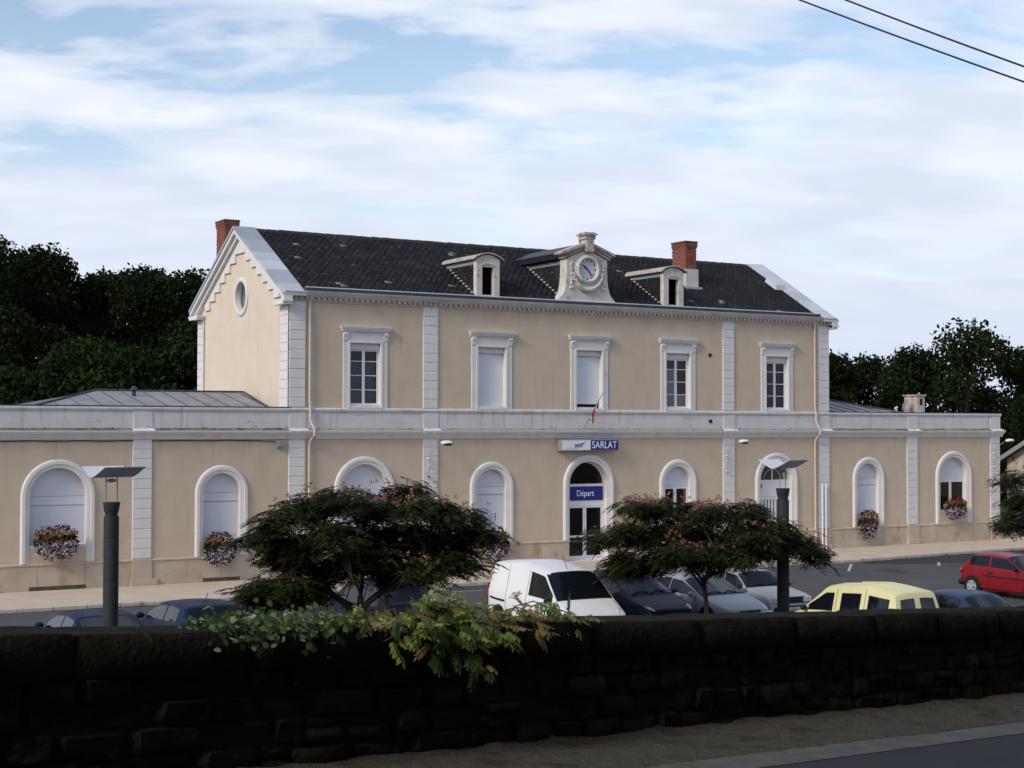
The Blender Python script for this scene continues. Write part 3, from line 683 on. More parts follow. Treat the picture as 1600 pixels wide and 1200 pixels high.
# --- band between the storeys (cornice, frieze, ledge)
CP = [(0, 4.88), (-.05, 4.88), (-.06, 4.95), (-.10, 4.97), (-.115, 5.03), (-.20, 5.07), (-.22, 5.13), (-.24, 5.14), (-.24, 5.17), (-.07, 5.25), (0, 5.25)]
MB().prism(CP, 'x', -WE - .22, WE + .22).build('band_cornice', m_trim, ST)
MB().box(-WE, WE, -.06, .02, 5.25, 5.82).build('frieze', m_frieze, ST)
for a, b, m_ in ((-WE - .2, -LW, m_ledge), (-LW, LW, m_ledge2), (LW, WE + .2, m_ledge)):  # dark strips colour in the ledge's shadow line along with its grime
    MB().prism([(-.235, 5.172), (-.235, 5.178), (-.065, 5.262), (-.065, 5.25)], 'x', a + .001, b - .001).build('ledge_grime_shade', m_, ST)
LP = [(0, 5.82), (-.075, 5.82), (-.10, 5.86), (-.12, 5.90), (-.12, 5.95), (-.05, 5.985), (0.06, 5.985), (0.06, 5.82)]
MB().prism(LP, 'x', -WE - .06, WE + .06).build('band_ledge', m_frieze, ST)
for x0, x1 in LOWP:                        # the band breaks forward over each pilaster
    MB().prism([(p[0] * 1.0 - .03 if p[0] < 0 else -.02, p[1] + (.0025 if p[1] > 5 else -.0025)) for p in CP], 'x', x0 - .05, x1 + .05).build('cornice_break', m_trim, ST)
    MB().bbox(x0 - .01, x1 + .01, -.085, -.05, 5.253, 5.818, .01).build('frieze_block', m_frieze, ST)
# dark zinc cap along the wing parapets
for a, b in ((-WE - .08, -LW), (LW, WE + .08)):
    MB().box(a, b, -.10, .32, 5.987, 6.012).build('parapet_cap', m_zincdark, ST)
# dirt and moss lying on the cornice ledge
V = []; F = []
def mossrun(xa, xb, dens):
    for _ in range(int((xb - xa) * dens)):
        x = random.uniform(xa, xb); s = random.uniform(.02, .10) * (1.6 if random.random() < .15 else 1); hgt = random.uniform(.01, .045)
        o = len(V); yy = random.uniform(-.17, -.07); zz = 5.25 - (abs(yy) - .07) / .17 * .08
        V.extend([(x - s, yy - .03, zz - .01), (x + s, yy - .03, zz - .01), (x + s * .7, yy + .03, zz), (x - s * .7, yy + .03, zz), (x, yy, zz + hgt)])
        F.extend([(o, o + 1, o + 4), (o + 1, o + 2, o + 4), (o + 2, o + 3, o + 4), (o + 3, o, o + 4)])
mossrun(-23, -18.5, 13); mossrun(-17.6, -12.9, 16); mossrun(12.9, 23.4, 12); mossrun(-12, 12, 2)
tag(fast('moss', V, F, m_moss, ST), kind='stuff')

# --- eaves: dentils, cornice, gutter
MB().prism([(0, 9.76), (-.03, 9.76), (-.06, 9.80), (-.06, 9.93), (0, 9.93)], 'x', -12.86, 12.86).build('dentil_band', m_dentil, ST)
dn = MB()
for x in np.arange(-12.8, 12.8, .215): dn.box(x, x + .11, -.16, -.062, 9.85, 9.927)
tag(dn.build('dentils', m_dentil, ST), kind='stuff')
MB().prism([(0, 9.93), (-.18, 9.93), (-.20, 9.97), (-.25, 10.0), (-.27, 10.06), (-.31, 10.075), (-.31, 10.12), (0, 10.12)], 'x', -13.0, 13.0).build('eaves_cornice', m_cornice, ST)
MB().box(-12.18, 12.18, -.33, -.1, 10.121, 10.135).build('eaves_flashing', m_zinc[2], ST)
MB().box(-12.16, 12.16, -.15, .1, 10.136, 10.275).build('gutter', m_zincdark, ST)
MB().tube([(-12.17, -.16, 10.285), (12.17, -.16, 10.285)], .022, 8).build('gutter_rim', m_zinc[2], ST)

# --- main roof
rf = MB()
rf.quad((-13.0, -.05, rz(-.05) - .03), (13.0, -.05, rz(-.05) - .03), (13.0, D / 2, rz(D / 2) - .03), (-13.0, D / 2, rz(D / 2) - .03))
rf.quad((-13.0, D + .3, rz(D + .3) - .03), (13.0, D + .3, rz(D + .3) - .03), (13.0, D / 2, rz(D / 2) - .03), (-13.0, D / 2, rz(D / 2) - .03))
rf = rf.build('roof', m_slate, ST)
ca, sa = math.cos(math.atan(SL)), math.sin(math.atan(SL))
V = []; F = []; mi = []
pitch_, sw_ = .185, .27
slen = (D / 2 - .02) / ca
DORM = [(-4.44, .55, .3), (4.45, .55, .3), (.03, 1.0, .2)]
nrow = int(slen / pitch_) + 1
for r_ in range(nrow):
    s0 = r_ * pitch_
    off = (r_ % 2) * sw_ / 2
    for c in range(int(24.5 / sw_) + 1):
        x0 = -12.25 + c * sw_ - off; x1 = x0 + sw_ - .003
        if x1 < -12.22 or x0 > 12.22: continue
        yc = (s0 + .1) * ca; zc = rz(yc)
        skip = False
        for (dxc, hw, dy0) in DORM:
            top = 11.75 if hw < .8 else 12.1
            if abs((x0 + x1) / 2 - dxc) < hw - .1 and yc > dy0 - .1 and zc < top: skip = True
        if skip: continue
        L_ = pitch_ + .10; e0 = random.uniform(-.012, .012)
        lift = .0125 + random.uniform(0, .003); tl = random.uniform(-.0025, .0025)
        o = len(V)
        for (s_, h0, h1) in ((s0 + e0, lift - .012, lift), (min(s0 + L_, slen), .0, .008)):
            y = s_ * ca; z = 9.99 + SL * .28 + s_ * sa
            for xx, dd in ((max(x0, -12.24), tl), (min(x1, 12.24), -tl)):
                for h in (h0, h1):
                    V.append((xx, y - sa * (h + dd), z + ca * (h + dd)))
        # verts: 0 x0lo 1 x0hi 2 x1lo 3 x1hi (bottom edge) 4..7 (upper edge)
        F += [(o + 1, o + 3, o + 7, o + 5), (o, o + 2, o + 3, o + 1), (o, o + 1, o + 5, o + 4), (o + 2, o + 6, o + 7, o + 3)]
        pale = random.random() < .0025
        mi += [1 if pale else 0] * 4
# a few clusters of patched pale slates as in the photograph
V = np.array(V); F = np.array(F)
cen = V[F].mean(axis=1); mi = np.array(mi)
for (px, pz) in ((-10.9, 12.35), (-9.0, 12.45), (-6.9, 12.5), (-8.4, 10.75), (-10.35, 10.55), (8.6, 12.4), (7.4, 10.75), (-5.6, 10.8), (-2.9, 10.6), (-4.0, 12.35)):
    d2 = ((cen[:, 0] - px) / .25) ** 2 + ((cen[:, 2] - pz) / .07) ** 2
    mi[(d2 < 1) & (np.sin(cen[:, 0] * 37 + np.round(cen[:, 2] * 12)) > .0)] = 1
sl_o = tag(fast('slates', V, F, [m_slate, m_slate_pale], rf, mats=mi), kind='stuff')
x = -12.2
rme = MB().add([(0, -.13, -.085), (0, -.07, .02), (0, 0, .05), (0, .07, .02), (0, .13, -.085), (.52, -.12, -.09), (.52, -.065, .008), (.52, 0, .036), (.52, .065, .008), (.52, .12, -.09),
                (0, -.115, -.10), (0, .115, -.10)], [(0, 5, 6, 1), (1, 6, 7, 2), (2, 7, 8, 3), (3, 8, 9, 4), (0, 1, 2, 3, 4)]).mesh('ridge_tile', m_ridge)
k = 0
while x < 11.9:
    o = link('ridge_tile', rme, rf, (x, D / 2, rz(D / 2) + .035 + random.uniform(-.006, .008))); o.rotation_euler = (0, random.uniform(-.012, .012), random.uniform(-.015, .015)); x += .495
# zinc verge sheets down each gable slope
VZ = [0, .135, .33, .47, .60, .80, 1.0]
for sx in (-1, 1):
    for j in range(6):
        t0, t1 = VZ[j], VZ[j + 1]
        ya, yb = -.30 + (D / 2 + .30) * t0, -.30 + (D / 2 + .30) * t1
        mzz = (m_zinc[1], m_zinc[0], m_zinc[2], m_zinc[1], m_zinc[0], m_zinc[3])[j] if sx < 0 else m_zinc[(2, 2, 1, 2, 2, 2)[j]]
        xa, xb = sorted((sx * 13.09, sx * 12.2)); h = .075 + .006 * j
        MB().prism([(ya + .002, rz(ya) + h - .1), (ya + .002, rz(ya) + h), (yb - .002, rz(yb) + h), (yb - .002, rz(yb) + h - .1)], 'x', xa, xb).build('zinc_verge_sheet', mzz, rf)
    xa, xb = sorted((sx * 13.09, sx * 12.2))
    MB().prism([(D / 2, rz(D / 2) + .11), (D + .3, rz(D + .3) + .08), (D + .3, rz(D + .3) - .03), (D / 2, rz(D / 2) - .0)], 'x', xa, xb).build('zinc_verge_sheet', m_zinc[0], rf)
    # raking cornice on the gable: two fascia boards and the stepped corbels
    for (o0, o1, xo) in ((-.03, -.17, .33), (-.172, -.34, .20)):
        xa, xb = sorted((sx * LW, sx * (LW + xo)))
        P = [(-.30, rz(-.30) + o0), (D / 2, rz(D / 2) + o0), (D + .30, rz(D + .30) + o0), (D + .30, rz(D + .30) + o1), (D / 2, rz(D / 2) + o1), (-.30, rz(-.30) + o1)]
        MB().add([(xa, a, b) for a, b in P] + [(xb, a, b) for a, b in P], [(0, 1, 4, 5), (1, 2, 3, 4), (6, 11, 10, 7), (7, 10, 9, 8), (0, 6, 7, 1), (1, 7, 8, 2), (5, 4, 10, 11), (4, 3, 9, 10), (0, 5, 11, 6), (2, 8, 9, 3)]).build('raking_cornice', m_trim, ST)
    xa, xb = sorted((sx * LW, sx * (LW + .075)))
    for side in (0, 1):
        for j in range(7):
            ya, yb = .80 + .575 * j, .80 + .575 * (j + 1); yb = min(yb, D / 2)
            zb_ = 9.98 + .3255 * j
            P = [(ya, zb_), (yb, zb_), (yb, rz(yb) - .345), (ya, rz(ya) - .345)]
            if side: P = [(D - a, b) for a, b in P]
            MB().prism(P, 'x', xa, xb).build('corbel_step', m_trim, ST)
    xa, xb = sorted((sx * (LW - .0), sx * (LW + .37)))
    for (ya, yb) in ((-.33, .76), (D - .76, D + .33)):
        MB().box(xa, xb, ya, yb, 9.73, 9.80).box(xa, sorted((sx * LW, sx * (LW + .30)))[1] if sx > 0 else xb, ya + .06, yb - .06, 9.64, 9.73).build('cornice_return', m_trim, ST)
# roof hatch beside the right verge
hp = MB()
for a in [(0, 0)]:
    y_, z_ = 2.75, rz(2.75)
    hp.add([(11.75, 2.35, rz(2.35) + .05), (12.35, 2.35, rz(2.35) + .05), (12.35, 3.1, rz(3.1) + .05), (11.75, 3.1, rz(3.1) + .05), (11.8, 2.40, rz(2.35) + .30), (12.3, 2.40, rz(2.35) + .30), (12.3, 3.05, rz(3.1) + .18), (11.8, 3.05, rz(3.1) + .18)],
           [(0, 1, 5, 4), (1, 2, 6, 5), (2, 3, 7, 6), (3, 0, 4, 7), (4, 5, 6, 7)])
hp.build('roof_hatch', m_zinc[2], rf)

# --- chimneys of real bricks
def brick_stack(cx0, cx1, y0, y1, z0, z1, name='chimney'):
    c = MB().box(cx0 + .012, cx1 - .012, y0 + .012, y1 - .012, z0, z1 - .02).build(name, m_mortar, ST)
    V = MB(); h = .075; z = z0; row = 0
    while z < z1 - .01:
        grow = .035 if z > z1 - .24 else (.018 if z > z1 - .32 else 0)
        bl = .23
        for (a0, a1, fx) in ((cx0 - grow, cx1 + grow, 'f'), (y0 - grow, y1 + grow, 'l'), (y0 - grow, y1 + grow, 'r')):
            a = a0 - (row % 2) * bl / 2
            while a < a1 - .02:
                b0, b1 = max(a, a0) + .005, min(a + bl, a1) - .005
                j = random.uniform(-.003, .003)
                if b1 - b0 > .02:
                    if fx == 'f': V.box(b0, b1, y0 - grow + j, y0 + .05, z + .005, z + h - .005)
                    elif fx == 'l': V.box(cx0 - grow + j, cx0 + .05, b0 + .06, b1, z + .005, z + h - .005)
                    else: V.box(cx1 - .05, cx1 + grow + j, b0 + .06, b1, z + .005, z + h - .005)
                a += bl
        z += h; row += 1
    tag(V.build('brickwork', m_brick, c), kind='stuff')
    MB().box(cx0 - .05, cx1 + .05, y0 - .05, y1 + .05, z1 - .02, z1 + .03).build('chimney_cap', pm('sooty_cap', (.09, .06, .05), (.14, .09, .07), 6, .9), c)
    return c
brick_stack(-12.68, -12.10, 6.8, 7.75, 11.4, 13.45)
cr = brick_stack(6.58, 7.18, 2.25, 3.2, 11.3, 13.38)
MB().box(6.54, 7.22, 2.17, 2.62, 11.25, 12.18).build('chimney_base', m_clockstone, cr)
MB().box(6.44, 7.32, 2.02, 2.7, 11.28, 11.40).build('chimney_flashing', m_zinc[0], cr)

# --- small dormers
def dormer(cx):
    d = MB()
    yf = .28; hw = .52
    segs = [(cx + hw * math.sin(a), 11.74 + .20 * (math.cos(a) - math.cos(1.0)) / (1 - math.cos(1.0))) for a in np.linspace(-1.0, 1.0, 9) * 1.0]
    segs = [(cx + hw * t, 11.74 + .20 * (1 - t * t)) for t in np.linspace(-1, 1, 9)]
    # front frame: jambs, sill, arched head
    d.bbox(cx - hw, cx - .25, yf, yf + .22, 10.2, 11.46, .012).bbox(cx + .25, cx + hw, yf, yf + .22, 10.2, 11.46, .012)
    d.bbox(cx - .25, cx + .25, yf + .02, yf + .22, 10.2, 10.39, .012)
    hd = [(cx - hw, 11.46), (cx + hw, 11.46)] + segs[::-1]
    d.prism(hd, 'y', yf, yf + .22)
    d = d.build('dormer', m_clockstone, ST)
    # eyebrow moulding and dark opening
    eb = [(cx + .30 * t, 11.50 + .075 * (1 - t * t)) for t in np.linspace(-1, 1, 9)]
    m_ = MB()
    for a, b in zip(eb, eb[1:]): m_.prism([(a[0], a[1]), (b[0], b[1]), (b[0], b[1] + .05), (a[0], a[1] + .05)], 'y', yf - .03, yf + .01)
    m_.build('eyebrow_moulding', m_clockstone, d)
    MB().quad((cx - .26, yf + .20, 10.38), (cx + .26, yf + .20, 10.38), (cx + .26, yf + .20, 11.47), (cx - .26, yf + .20, 11.47)).build('dark_opening', m_black0, d)
    # cheeks: slate rows, a zinc strip along the top
    ye = (11.74 - 9.99) / SL - .28
    for s_ in (-1, 1):
        X = cx + s_ * (hw - .03)
        MB().add([(X, yf + .2, 10.15), (X, yf + .2, 11.74), (X, ye, 11.74), (X, ye - .2, rz(ye - .2) - .1)], [(0, 1, 2, 3)]).build('cheek_board', m_zincdark, d)
        V = MB(); z = 10.30
        while z < 11.56:
            y = yf + .22; yl = min((z + .12 - 9.99) / SL - .28, ye)
            while y < yl:
                V.add([(X + s_ * .028, y, z), (X + s_ * .028, min(y + .21, yl), z), (X + s_ * .008, min(y + .21, yl), z + .15), (X + s_ * .008, y, z + .15)], [(0, 1, 2, 3)]); y += .22
            z += .13
        tag(V.build('cheek_slates', m_slate, d), kind='stuff')
        MB().add([(X + s_ * .034, yf + .22, 11.56), (X + s_ * .034, ye, 11.56), (X + s_ * .034, ye, 11.72), (X + s_ * .034, yf + .22, 11.72)], [(0, 1, 2, 3)]).build('cheek_flashing', m_zinc[3], d)
        # stepped flashing blocks down the junction with the roof
        V = MB(); y = yf + .25
        while y < ye - .1:
            z = rz(y); V.box(*sorted((X + s_ * .03, X + s_ * .085)), y, y + .10, z + .03, z + .085); y += .215
        tag(V.build('stepped_flashing', m_clockstone, d), kind='stuff')
    # curved zinc roof with overhang running back into the slope
    yb = (12.0 - 9.99) / SL + .1
    t_ = np.linspace(-1.0, 1.0, 9); ro = MB()
    P0 = [(cx + .66 * t, 11.74 + .235 * (1 - t * t)) for t in t_]
    for a, b in zip(P0, P0[1:]): ro.prism([(a[0], a[1] + .0), (b[0], b[1] + .0), (b[0], b[1] + .045), (a[0], a[1] + .045)], 'y', yf - .10, yb)
    ro.build('dormer_roof', m_cornicedirt, d)
dormer(-4.44); dormer(4.45)

# --- clock dormer
def clock_dormer(cx=.03):
    yf, yb = .12, .62
    hp = [(1.36, 10.14), (1.36, 10.36), (1.30, 10.42), (1.16, 10.55), (1.07, 10.72), (1.01, 10.95), (.975, 11.25), (.96, 11.6), (.96, 12.0)]
    top = [(.96 * t, 12.0 + .40 * (1 - abs(t) ** 1.12)) for t in np.linspace(1, -1, 15)]
    poly = [(cx + a, b) for a, b in hp] + [(cx + a, b) for a, b in top[1:-1]] + [(cx - a, b) for a, b in hp[::-1]]
    c = MB()
    # front slab as horizontal strips so that the concave outline fills cleanly
    full = hp + [(a, b) for a, b in top if a >= -1e-6][1:]
    for (a, z0), (b, z1) in zip(full, full[1:]):
        c.quad((cx - a, yf, z0), (cx + a, yf, z0), (cx + b, yf, z1), (cx - b, yf, z1)); c.quad((cx - a, yb, z0), (cx + a, yb, z0), (cx + b, yb, z1), (cx - b, yb, z1))
        for s_ in (-1, 1): c.quad((cx + s_ * a, yf, z0), (cx + s_ * a, yb, z0), (cx + s_ * b, yb, z1), (cx + s_ * b, yf, z1))
    c.v = c.v
    c = c.build('clock_dormer', m_clockstone, ST)
    MB().bbox(cx - 1.40, cx + 1.40, yf - .05, yb, 10.14, 10.30, .012).bbox(cx - 1.33, cx + 1.33, yf - .03, yb, 10.302, 10.36, .012).build('clock_base', m_clockstone, c)
    # drooping segmental pediment
    def ped(t): return 12.0 + .44 * (1 - abs(t) ** 1.12) + .05 * max(0, abs(t) - .75)
    pd = MB(); tt = np.linspace(-1.0, 1.0, 21)
    for (dz0, dz1, yo, w) in ((0, .09, .06, 1.06), (.09, .15, .12, 1.14), (.15, .25, .18, 1.24)):
        for a, b in zip(tt, tt[1:]):
            pd.prism([(cx + w * a, ped(a) + dz0), (cx + w * b, ped(b) + dz0), (cx + w * b, ped(b) + dz1), (cx + w * a, ped(a) + dz1)], 'y', yf - yo, yb)
    pd.build('clock_pediment', m_cornicedirt, c)
    MB().prism([(cx - .17, 12.30), (cx + .17, 12.30), (cx + .20, 12.42), (cx + .16, 12.50), (cx + .17, 12.80), (cx - .17, 12.80), (cx - .16, 12.50), (cx - .20, 12.42)], 'y', yf - .25, yf + .35).build('keystone', m_cornicedirt, c)
    MB().box(cx - .23, cx + .23, yf - .26, yf + .3, 12.80, 12.95).box(cx - .30, cx + .30, yf - .30, yf + .36, 12.95, 13.03).box(cx - .24, cx + .24, yf - .22, yf + .26, 13.03, 13.075).build('finial_block', m_cornicedirt, c)
    cz = 11.60
    MB().lathe([(.43, .06), (.43, -.09), (.445, -.125), (.48, -.14), (.52, -.13), (.54, -.10), (.57, -.09), (.60, -.04), (.60, .01)], (cx, yf, cz), 'y', 44, caps=False).build('clock_ring', m_clockstone, c, smooth=True, angle=35)
    MB().lathe([(.005, 0), (.44, 0)], (cx, yf - .004, cz), 'y', 40, caps=False).build('dial', m_dial, c)
    tk = MB()
    for h in range(12):
        an = math.radians(30 * h); ux, uz = math.sin(an), math.cos(an); px, pz = uz, -ux
        r0, r1, hwid = .325, .425, .016 if h % 3 else .024
        tk.add([(cx + ux * r_ + px * s_ * hwid, yf - .012, cz + uz * r_ + pz * s_ * hwid) for r_, s_ in ((r0, -1), (r0, 1), (r1, 1), (r1, -1))], [(0, 1, 2, 3)])
    tk.build('hour_marks', m_black, c)
    def hand(an, ln, wd, yy, name):
        an = math.radians(an); ux, uz = math.sin(an), math.cos(an); px, pz = uz, -ux
        P = [(-.08, wd * .6), (ln * .6, wd), (ln, .005), (ln, -.005), (ln * .6, -wd), (-.08, -wd * .6)]
        MB().prism([(cx + ux * a + px * b, cz + uz * a + pz * b) for a, b in P], 'y', yy - .006, yy + .006).build(name, m_black, c)
    hand(308, .31, .030, yf - .03, 'hour_hand'); hand(141, .42, .022, yf - .045, 'minute_hand')
    # festoon under the dial
    gp = []
    for t in np.linspace(0, 1, 19):
        an = math.radians(196 + (344 - 196) * t); gp.append((cx + .72 * math.cos(an), yf - .03, cz + .02 + .84 * math.sin(an)))
    g = MB().tube(gp, [.04 + .07 * math.sin(math.pi * i / 18) for i in range(19)], 8)
    for i in range(46):
        p = gp[random.randrange(19)]; q = .045
        g.ell((p[0] + random.uniform(-q, q), p[1] - .06, p[2] + random.uniform(-q, q)), (.045, .045, .045), 6, 4)
    for s_ in (-1, 1):
        hang = [(cx + s_ * .74, 11.85), (cx + s_ * .79, 11.75), (cx + s_ * .76, 11.6), (cx + s_ * .77, 11.4), (cx + s_ * .74, 11.15), (cx + s_ * .76, 11.0), (cx + s_ * .70, 10.86), (cx + s_ * .80, 10.85)]
        for (a, b) in hang: g.ell((a, yf - .03, b), (.055, .04, .075), 7, 5)
        g.tube([(a, yf - .02, b) for a, b in hang[:-1]], .028, 6)
    g.build('festoon', m_clockstone, c, smooth=True)
    # roof and cheeks behind
    ye = (12.0 - 9.99) / SL - .28; yt = (12.55 - 9.99) / SL - .1
    for s_ in (-1, 1):
        X = cx + s_ * .93
        MB().add([(X, yb - .05, 10.2), (X, yb - .05, 12.0), (X, ye, 12.0), (X, ye - .2, rz(ye - .2) - .12)], [(0, 1, 2, 3)]).build('cheek_board', m_zincdark, c)
        V = MB(); z = 10.42
        while z < 11.78:
            y = yb; yl = min((z + .12 - 9.99) / SL - .28, ye)
            while y < yl:
                V.add([(X + s_ * .028, y, z), (X + s_ * .028, min(y + .21, yl), z), (X + s_ * .008, min(y + .21, yl), z + .15), (X + s_ * .008, y, z + .15)], [(0, 1, 2, 3)]); y += .22
            z += .13
        tag(V.build('cheek_slates', m_slate, c), kind='stuff')
        MB().add([(X + s_ * .034, yb, 11.80), (X + s_ * .034, ye, 11.80), (X + s_ * .034, ye, 11.93), (X + s_ * .034, yb, 11.93)], [(0, 1, 2, 3)]).build('cheek_flashing', m_zinc[3], c)
        V = MB(); y = yb
        while y < ye - .1:
            z = rz(y); V.box(*sorted((X + s_ * .03, X + s_ * .09)), y, y + .10, z + .03, z + .09); y += .215
        tag(V.build('stepped_flashing', m_clockstone, c), kind='stuff')
    ro = MB()
    for a, b in zip(tt, tt[1:]):
        ro.prism([(cx + 1.2 * a, ped(a) + .19), (cx + 1.2 * b, ped(b) + .19), (cx + 1.2 * b, ped(b) + .235), (cx + 1.2 * a, ped(a) + .235)], 'y', yb, yt + .2)
    ro.build('clock_roof', m_zincdark, c)
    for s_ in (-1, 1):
        MB().box(*sorted((cx + s_ * .93, cx + s_ * 1.18)), yb, ye + .15, 12.0, 12.19).build('clock_soffit', m_dark, c)  # near-black colour stands for the shadow under the clock roof eaves
clock_dormer()

# --- wing roofs of zinc panels
def wing_roof(x0e, x1e, x0r, x1r, yr, zr, ze=5.98, ye=.38):
    base = MB()
    yb = 2 * yr - ye
    base.add([(x0e, ye, ze - .02), (x1e, ye, ze - .02), (x1r, yr, zr - .02), (x0r, yr, zr - .02), (x0e, yb, ze - .02), (x1e, yb, ze - .02)], [(0, 1, 2, 3), (4, 3, 2, 5), (0, 3, 4), (1, 5, 2)])
    b = base.build('wing_roof', m_zincseam, ST)
    x = x0e + .02; pw = .74
    n = 0
    while x < x1e - .03:
        xb = min(x + pw, x1e)
        # clip against hip lines
        def ytop(xx):
            t = 1.0
            if xx < x0r: t = min(t, (xx - x0e) / (x0r - x0e))
            if xx > x1r: t = min(t, (x1e - xx) / (x1e - x1r))
            return max(t, 0)
        xs = sorted({x + .012, xb - .012} | {q for q in (x0r, x1r) if x + .012 < q < xb - .012})
        pts = [(q, ye, ze) for q in (xs[0], xs[-1])] + [(q, ye + (yr - ye) * ytop(q), ze + (zr - ze) * ytop(q)) for q in xs[::-1]]
        MB().add(pts, [tuple(range(len(pts)))]).build('zinc_panel', m_zincroof, b)
        t = ytop(xb)
        if t > .05 and xb < x1e - .05: MB().tube([(xb, ye, ze + .015), (xb, ye + (yr - ye) * t, ze + (zr - ze) * t + .015)], .016, 5).build('standing_seam', m_zincseam, b)
        x = xb; n += 1
    MB().tube([(x0e, ye, ze + .02), (x0r, yr, zr + .03), (x1r, yr, zr + .03), (x1e, ye, ze + .02)], .04, 6).build('ridge_roll', m_zincdark, b)
wing_roof(-21.4, -13.35, -18.6, -13.05, 3.6, 6.575)
wing_roof(12.76, 17.6, 12.78, 15.9, 3.2, 6.57)
MB().lathe([(.07, 6.2), (.07, 6.56), (.15, 6.58), (.15, 6.62), (.06, 6.72), (.01, 6.74)], (-17.5, 2.6, 0), 'z', 14).build('vent_cowl', m_zincdark, ST)
for a, b in ((-WE, -LW), (LW, WE)): MB().quad((a, .2, 5.93), (b, .2, 5.93), (b, D, 5.93), (a, D, 5.93)).build('flat_roof', m_zincroof, ST)
# rendered stack, vent pipe on the right wing
wc = MB().bbox(19.55, 20.08, 1.35, 2.15, 5.9, 6.80, .01).box(19.50, 20.13, 1.30, 2.2, 6.802, 6.87).build('wing_chimney', m_housestone, ST)
MB().box(19.74, 19.90, 1.335, 1.36, 6.38, 6.66).build('flue_slot', m_dark, wc)
MB().tube([(18.05, 1.2, 5.95), (18.05, 1.2, 6.2)], .05, 8).tube([(18.0, 1.2, 6.16), (18.0, 1.2, 6.22), (18.12, 1.2, 6.26)], .05, 8).build('vent_pipe', m_white, ST)
# --- rainwater pipes
for xp in (-11.97, 11.86):
    s_ = 1
    p = MB().tube([(xp, -.13, 10.12), (xp, -.13, 9.9), (xp, -.09, 9.7), (xp, -.09, 6.2), (xp, -.16, 5.98), (xp, -.16, 5.55), (xp + .06 * s_, -.24, 5.36), (xp + .10 * s_, -.31, 5.22), (xp + .10 * s_, -.31, 5.02), (xp + .03, -.16, 4.84), (xp, -.09, 4.72), (xp, -.09, .9), (xp, -.13, .8), (xp, -.13, .02)], .045, 8).build('downpipe', m_pipe, ST, smooth=True, angle=50)
    for z in (4.6, 3.0, 1.5, 6.6, 8.0, 9.4): MB().lathe([(.056, z - .02), (.056, z + .02)], (xp, -.09, 0), 'z', 10).build('pipe_bracket', m_pipe, p)
    MB().lathe([(.05, 4.86), (.075, 4.9), (.075, 4.98), (.05, 5.0)], (xp + .08, -.27, 0), 'z', 10).build('pipe_collar', m_grey, p)
for xp in (12.22, 12.43): MB().tube([(xp, -.15, .0), (xp, -.15, 2.85)], .04, 8).build('conduit', m_white, ST)
# --- cable along the left wing and its junction box, vent holes
pts = []
for i in range(41):
    t = i / 40; xx = -23.4 + (23.4 - 13.25) * t
    pts.append((xx, -.035, 4.845 - .02 * abs(math.sin(t * 19)) - (.05 * (t > .93) * (t - .93) / .07)))
MB().tube(pts, .014, 5).build('wall_cable', m_black, ST)
MB().bbox(-13.18, -12.92, -.14, 0, 4.60, 4.80, .015).box(-13.2, -13.05, -.1, 0, 4.56, 4.6).build('junction_box', m_grey, ST)
for (xv, zv, yv) in ((6.13, 8.33, 0), (6.10, 5.56, -.06)):
    MB().lathe([(.085, .0), (.085, -.02), (.06, -.025)], (xv, yv, zv), 'y', 14).build('vent_hole', m_black, ST)

# ------------------------------------------------------------------ things fixed to the facade
def text_mesh(body, size, m, name, parent, loc, extrude=.004, shear=0.0, xs=1.0, bold=0.0):
    cu = bpy.data.curves.new('t', 'FONT'); cu.body = body; cu.size = size; cu.extrude = extrude; cu.align_x = 'CENTER'; cu.align_y = 'CENTER'; cu.shear = shear; cu.offset = bold
    tmp = bpy.data.objects.new('t', cu); COL.objects.link(tmp)
    dg = bpy.context.evaluated_depsgraph_get(); me = bpy.data.meshes.new_from_object(tmp.evaluated_get(dg))
    bpy.data.objects.remove(tmp)
    me.materials.clear(); me.materials.append(m)
    o = link(name, me, parent, loc); o.rotation_euler = (math.pi / 2, 0, 0); o.scale = (xs, 1, 1)
    return o
sg = thing('station_sign', 'long white and blue illuminated station name sign above the entrance', 'sign', (-.115, -.02, 4.60))
MB().bbox(-1.37, 1.37, -.30, 0.0, -.225, .225, .012).build('sign_box', m_grey, sg)
MB().box(-1.33, .02, -.306, -.301, -.19, .19).build('white_panel', m_signwhite, sg)
MB().box(.02, 1.33, -.307, -.301, -.19, .19).build('blue_panel', m_signblue, sg)
text_mesh('SARLAT', .40, m_letter, 'lettering', sg, (.675, -.309, -.005), xs=.86)
text_mesh('SNCF', .15, m_signteal, 'operator_lettering', sg, (-.56, -.308, -.035), xs=1.05, shear=.25, bold=.006)
MB().prism([(-.80, .03), (-.50, .06), (-.22, .115), (-.30, .05), (-.42, .035)], 'y', -.310, -.307).build('red_swoosh', m_signred, sg)
MB().box(-1.1, -.55, -.309, -.3065, -.125, -.112).build('thin_line', m_grey, sg)
MB().box(-1.2, .9, -.2, 0.0, .227, .26).build('sign_cap', m_grey, sg)
dp = thing('departure_sign', 'blue departure panel set above the glazed entrance doors', 'sign', (.02, .26, 2.67))
MB().bbox(-.855, .855, -.02, .04, -.275, .275, .006).build('blue_panel', m_signblue, dp)
text_mesh('Départ', .34, m_letter, 'lettering', dp, (0, -.024, .0), xs=.85)

